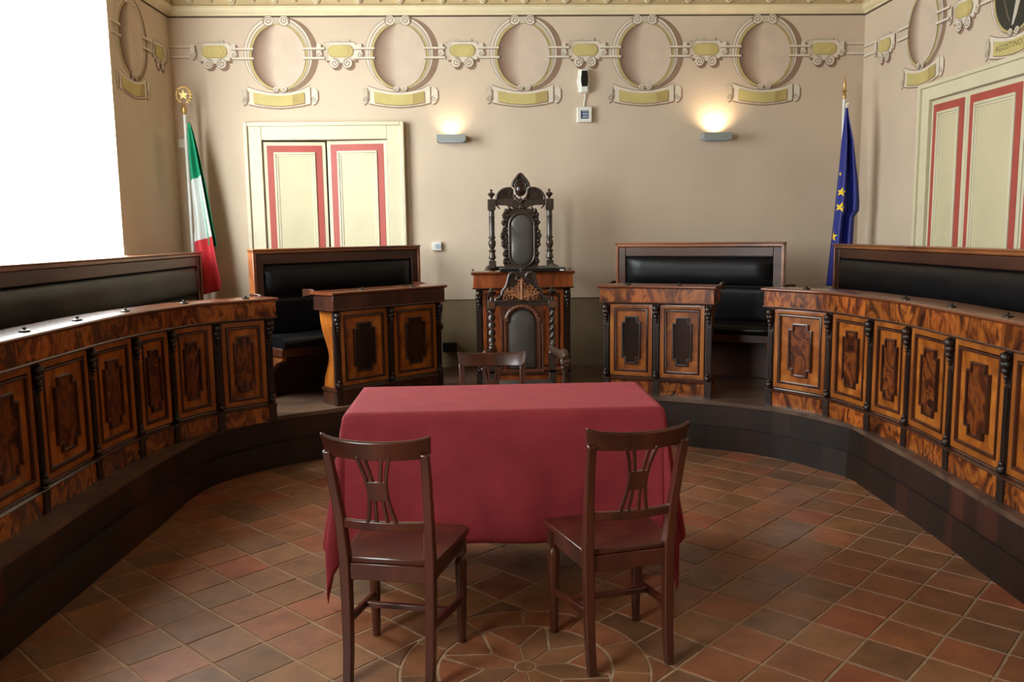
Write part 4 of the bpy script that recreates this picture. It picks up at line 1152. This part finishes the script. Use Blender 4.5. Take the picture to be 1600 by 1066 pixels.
# ------------------------------------------------------------------ flags
def pole_finish(r, x, y, z): pass
def italian():
    r = thing('flag', 'green white and red flag on a white pole in the corner by the window', 'flag', (-2.675, 8.12, ZD))
    o = Vector((-2.675, 8.12, ZD))
    mb = MB(); mb.lathe([(.15, 0), (.15, .02), (.10, .04), (.03, .06), (.02, .10), (.0135, .12), (.0135, 2.36 + .08)], 0, 0, 16); mb.build('pole', 'pole', r, smooth=50)
    z = 2.44
    mb = MB(); mb.lathe([(.012, z), (.024, z + .02), (.03, z + .05), (.018, z + .075), (.012, z + .085), (.008, z + .10)], 0, 0, 14)
    zc = z + .175
    mb.tube([(.062 * cos(radians(t)), 0, zc + .07 * sin(radians(t))) for t in range(-70, 251, 10)], .009, 8)
    for t in range(-60, 245, 22): mb.ball((.068 * cos(radians(t)), 0, zc + .076 * sin(radians(t))), (.014, .008, .014), 1)
    st = [(.05 * (1 if k % 2 == 0 else .42) * sin(pi * k / 5), .05 * (1 if k % 2 == 0 else .42) * cos(pi * k / 5)) for k in range(10)]
    mb.loft([[(x, -.006, zc + q) for x, q in st], [(x, .006, zc + q) for x, q in st]])
    mb.build('star_finial', 'gold', r, smooth=50)
    # cloth: rows from the tie down
    rows = [(2.735, -2.655, -2.645), (2.65, -2.665, -2.625), (2.45, -2.672, -2.59), (2.2, -2.668, -2.555), (2.0, -2.662, -2.53), (1.8, -2.66, -2.505), (1.69, -2.672, -2.49), (1.55, -2.665, -2.475), (1.4, -2.66, -2.455), (1.25, -2.655, -2.43), (1.17, -2.65, -2.44)]
    def lerp_row(zq):
        for (z0, a0, b0), (z1, a1, b1) in zip(rows, rows[1:]):
            if z1 <= zq <= z0:
                t = (z0 - zq) / (z0 - z1); return a0 + (a1 - a0) * t, b0 + (b1 - b0) * t
        return rows[-1][1:]
    nz, nx = 56, 28
    def sheet(back):
        mb = MB(); V = []
        for j in range(nz + 1):
            zq = 2.735 - (2.735 - 1.17) * j / nz; a, b = lerp_row(zq); row = []
            if back: a, b = a + (b - a) * .55, b + .022 * min(1, j / 20)
            for i in range(nx + 1):
                u = i / nx; w = b - a
                y = -.045 + .030 * min(1, j / 12) * sin(u * 9.5 + .4 + zq * .6) + (.05 if back else 0)
                zz = zq + (.05 * (u - .5) * min(1, j / 10) if not back else -.02 * u)
                row.append(mb.v((a + w * u - o.x + .022, y, zz - o.z)))
            V.append(row)
        for j in range(nz):
            zq = 2.735 - (2.735 - 1.17) * (j + .5) / nz
            if back: mb.mi = 0; 
            else: mb.mi = 0 if zq > 2.24 else (1 if zq > 1.68 else 2)
            if back and zq < 1.63: continue
            for i in range(nx): mb.f((V[j][i], V[j][i + 1], V[j + 1][i + 1], V[j + 1][i]))
        ob = mb.build('flag_cloth' if not back else 'flag_fold', ['green_cloth', 'white_cloth', 'red_cloth'], r, smooth=80, recalc=False)
        so = ob.modifiers.new('thick', 'SOLIDIFY'); so.thickness = .003
    sheet(False); sheet(True)
italian()
def eu():
    o = Vector((3.435, 8.02, ZD))
    r = thing('flag', 'dark blue flag with yellow stars on a white pole in the far corner', 'flag', tuple(o))
    mb = MB(); mb.lathe([(.15, 0), (.15, .02), (.10, .04), (.03, .06), (.02, .10), (.0135, .12), (.0135, 2.52)], 0, 0, 16); mb.build('pole', 'pole', r, smooth=50)
    z = 2.52
    mb = MB(); mb.lathe([(.012, z), (.014, z + .01), (.020, z + .03), (.010, z + .05), (.022, z + .07), (.010, z + .095), (.014, z + .11), (.016, z + .135), (.006, z + .18), (.0001, z + .235)], 0, 0, 14); mb.build('spear_finial', 'gold', r, smooth=50)
    mb = MB(); mb.tube([(.012, -.02, 2.47), (.03, -.025, 2.36), (.042, -.03, 2.26), (.06, -.03, 2.14)], .009, 6); mb.ball((.03, -.02, 2.47), .02, 1); mb.build('silver_cord', 'white_plastic', r)
    rows = [(2.80, 3.436, 3.446), (2.70, 3.425, 3.465), (2.5, 3.412, 3.515), (2.3, 3.402, 3.545), (2.1, 3.388, 3.575), (1.95, 3.378, 3.59), (1.86, 3.372, 3.59), (1.80, 3.368, 3.545), (1.6, 3.352, 3.54), (1.4, 3.335, 3.535), (1.15, 3.315, 3.52)]
    def lr(zq):
        for (z0, a0, b0), (z1, a1, b1) in zip(rows, rows[1:]):
            if z1 <= zq <= z0:
                t = (z0 - zq) / (z0 - z1); return a0 + (a1 - a0) * t, b0 + (b1 - b0) * t
        return rows[-1][1:]
    nz, nx = 56, 30; mb = MB(); V = []
    yy = lambda u, zq, j: -.05 + .034 * min(1, j / 10) * sin(u * 11 + .9 + zq * .5) + .014 * sin(u * 23)
    for j in range(nz + 1):
        zq = 2.80 - 1.65 * j / nz; a, b = lr(zq)
        V.append([mb.v((a + (b - a) * i / nx - o.x, yy(i / nx, zq, j), zq - o.z)) for i in range(nx + 1)])
    for j in range(nz):
        for i in range(nx): mb.f((V[j][i], V[j][i + 1], V[j + 1][i + 1], V[j + 1][i]))
    ob = mb.build('flag_cloth', 'blue_cloth', r, smooth=80, recalc=False)
    so = ob.modifiers.new('thick', 'SOLIDIFY'); so.thickness = .003
    for u, zq, s, tilt, sq in ((.13, 2.03, .046, .2, .55), (.14, 1.89, .050, .3, .65), (.05, 1.62, .056, .1, .36), (.06, 2.20, .022, .1, .4)):
        mb = MB(); a, b = lr(zq); cx = a + (b - a) * u - o.x
        pts = []
        for k in range(10):
            q = s * (1 if k % 2 == 0 else .40); x = q * sin(pi * k / 5 + tilt) * sq; dz = q * cos(pi * k / 5 + tilt)
            pts.append((x, dz))
        def at(x, dz, e):
            a, b = lr(zq + dz); uu = (cx + x + o.x - a) / (b - a); uu = max(0.0, min(1, uu))
            return (a + (b - a) * uu - o.x, yy(uu, zq + dz, 20) - e * 2.4, zq + dz - o.z)
        c0 = mb.v(at(0, 0, .007)); ring = [mb.v(at(x, dz, .007)) for x, dz in pts]
        for k in range(10): mb.f((c0, ring[k], ring[(k + 1) % 10]))
        mb.build('star', 'star', ob)
eu()

# ------------------------------------------------------------------ things on the walls
def sconce(label, x, z, power, aim, spread):
    r = thing('wall_sconce', label, 'lamp', (x, 8.4, z))
    w, d, h = .138, .15, .062
    mb = MB()
    mb.box(-w, w, -d, -d + .006, -h / 2, h / 2); mb.box(-w, -w + .006, -d + .006, 0, -h / 2, h / 2); mb.box(w - .006, w, -d + .006, 0, -h / 2, h / 2)
    mb.box(-w + .006, w - .006, -d + .006, 0, -h / 2, -h / 2 + .006); mb.box(-w + .006, w - .006, -.006, 0, -h / 2 + .006, h / 2)
    mb.build('housing', 'grey_metal', r, bevel=.002)
    mb = MB(); mb.box(-w + .02, w - .02, -d + .006, -.01, -h / 2 - .008, -h / 2); mb.build('glass_lip', 'grey_plastic', r)
    mb = MB(); mb.tube([(-w * .6, -d * .62, -.008), (w * .6, -d * .62, -.008)], .009, 10); mb.build('lamp_tube', 'lamp', r)
    li = bpy.data.lights.new('sconce_light', 'SPOT'); li.energy = power; li.color = (1.0, .76, .46); li.spot_size = radians(spread); li.spot_blend = 1.0; li.shadow_soft_size = .02
    lo = bpy.data.objects.new('sconce_light', li); C.objects.link(lo); lo.parent = r
    p0 = Vector((0, -.10, h / 2 - .006)); lo.location = p0 * S
    lo.rotation_euler = (Vector((0, 0, aim)) - p0).to_track_quat('-Z', 'Y').to_euler()
    return r
sconce('grey box wall sconce glowing upward beside the cream double door', -.240, 2.595, 3.0, .22, 125)
sconce('grey box wall sconce with the brightest glow, nearer the blue flag', 2.318, 2.592, 10.0, .48, 135)

r = thing('motion_detector', 'white detector with black oval window high on the back wall', 'detector', (1.043, 8.4, 3.128))
mb = MB(); P = [(-.055, .10), (-.05, .112), (.05, .112), (.058, .10), (.055, .06), (.070, .0), (.055, -.07), (.058, -.10), (.045, -.112), (-.045, -.112), (-.058, -.10), (-.055, -.07), (-.070, 0), (-.055, .06)]
mb.loft([[(x, 0, z) for x, z in P], [(x, -.025, z) for x, z in P]]); mb.loft([[(x * .72, -.02, z * .98) for x, z in P], [(x * .62, -.06, z * .92) for x, z in P]])
mb.build('housing', 'white_plastic', r, bevel=.005)
mb = MB(); P = [(-.026, .092), (.026, .092), (.034, .03), (.034, -.01), (.026, -.055), (-.026, -.055), (-.034, -.01), (-.034, .03)]
mb.loft([[(x, -.055, z) for x, z in P], [(x, -.066, z) for x, z in P]]); mb.build('sensor_window', 'black_plastic', r, bevel=.003)
mb = MB(); mb.tube([(.012, -.012, -.11), (.014, -.012, -.15), (.004, -.010, -.19), (-.002, -.012, -.235), (-.001, -.012, -.25)], .006, 8); mb.build('cable', 'white_plastic', r)
r = thing('wall_control', 'square white control box with dark blue display under the detector', 'switch box', (1.045, 8.4, 2.815))
mb = MB(); mb.box(-.072, .072, -.04, 0, -.074, .074); mb.build('housing', 'white_plastic', r, bevel=.006)
mb = MB(); mb.box(-.036, .036, -.0435, -.039, -.04, .036); d = mb.build('display', 'blue_screen', r)
mb = MB(); mb.box(-.022, .03, -.0445, -.043, -.004, .012); mb.box(-.022, .03, -.0445, -.043, -.03, -.014); mb.box(-.024, .03, -.0445, -.043, .022, .03); mb.build('display_lines', 'grey_plastic', d)
r = thing('wall_socket', 'white square wall socket between the cream door and the throne', 'socket', (-.405, 8.4, 1.572))
mb = MB(); mb.box(-.045, .045, -.035, 0, -.042, .042); mb.build('housing', 'white_plastic', r, bevel=.004)
mb = MB(); T = lambda p: Vector((p.x + .012, -p.z, p.y)); mb.lathe([(.0001, .034), (.024, .034), (.026, .038), (.019, .038), (.017, .0355), (.0001, .0355)], n=18, T=T); mb.build('socket_face', 'grey_plastic', r)
mb = MB(); mb.box(-.07, .07, -.05, 0, -.045, .045); o = mb.build('outlet_box', 'black_plastic', None, bevel=.004, loc=(-.30, 8.4, .575)); tag(o, 'black outlet box low on the dark dado behind the desks', 'outlet')
r = thing('light_switch', 'small white switch box in the corner by the window', 'switch', (-2.80, 8.4, 2.578))
mb = MB(); mb.box(-.035, .035, -.03, 0, -.04, .04); mb.build('housing', 'white_plastic', r, bevel=.004)
mb = MB(); mb.tube([(-.02, -.006, .04), (-.022, -.006, .09), (-.03, -.006, .13)], .004, 6); mb.build('cable', 'white_plastic', r)

# ------------------------------------------------------------------ light, camera, view
w = bpy.data.worlds.new('world'); bpy.context.scene.world = w; w.use_nodes = True
w.node_tree.nodes['Background'].inputs[0].default_value = (0.75, 0.85, 1, 1); w.node_tree.nodes['Background'].inputs[1].default_value = 0.4

cam = bpy.data.cameras.new('camera'); co = bpy.data.objects.new('camera', cam); C.objects.link(co)
cam.sensor_width = 36; cam.lens = 1327.9 / 1600 * 36; cam.clip_start = .02
Rr = Vector((0.99912922, -0.03953421, -0.01333571)); Uu = Vector((0.01824755, 0.12661235, 0.99178442)); Ff = Vector((0.03752095, 0.99116414, -0.1272235))
m = Matrix((Rr, Uu, -Ff)).transposed().to_4x4(); m.translation = Vector((0, 0, 1.7)) * S
co.matrix_world = m
sc = bpy.context.scene; sc.camera = co
sc.view_settings.view_transform = 'Standard'; sc.view_settings.look = 'None'; sc.view_settings.gamma = 1; sc.view_settings.use_curve_mapping = False
sc.view_settings.exposure = 0.40
sc.cycles.use_denoising = True
sc.cycles.max_bounces = 8; sc.cycles.diffuse_bounces = 5; sc.cycles.sample_clamp_indirect = 6
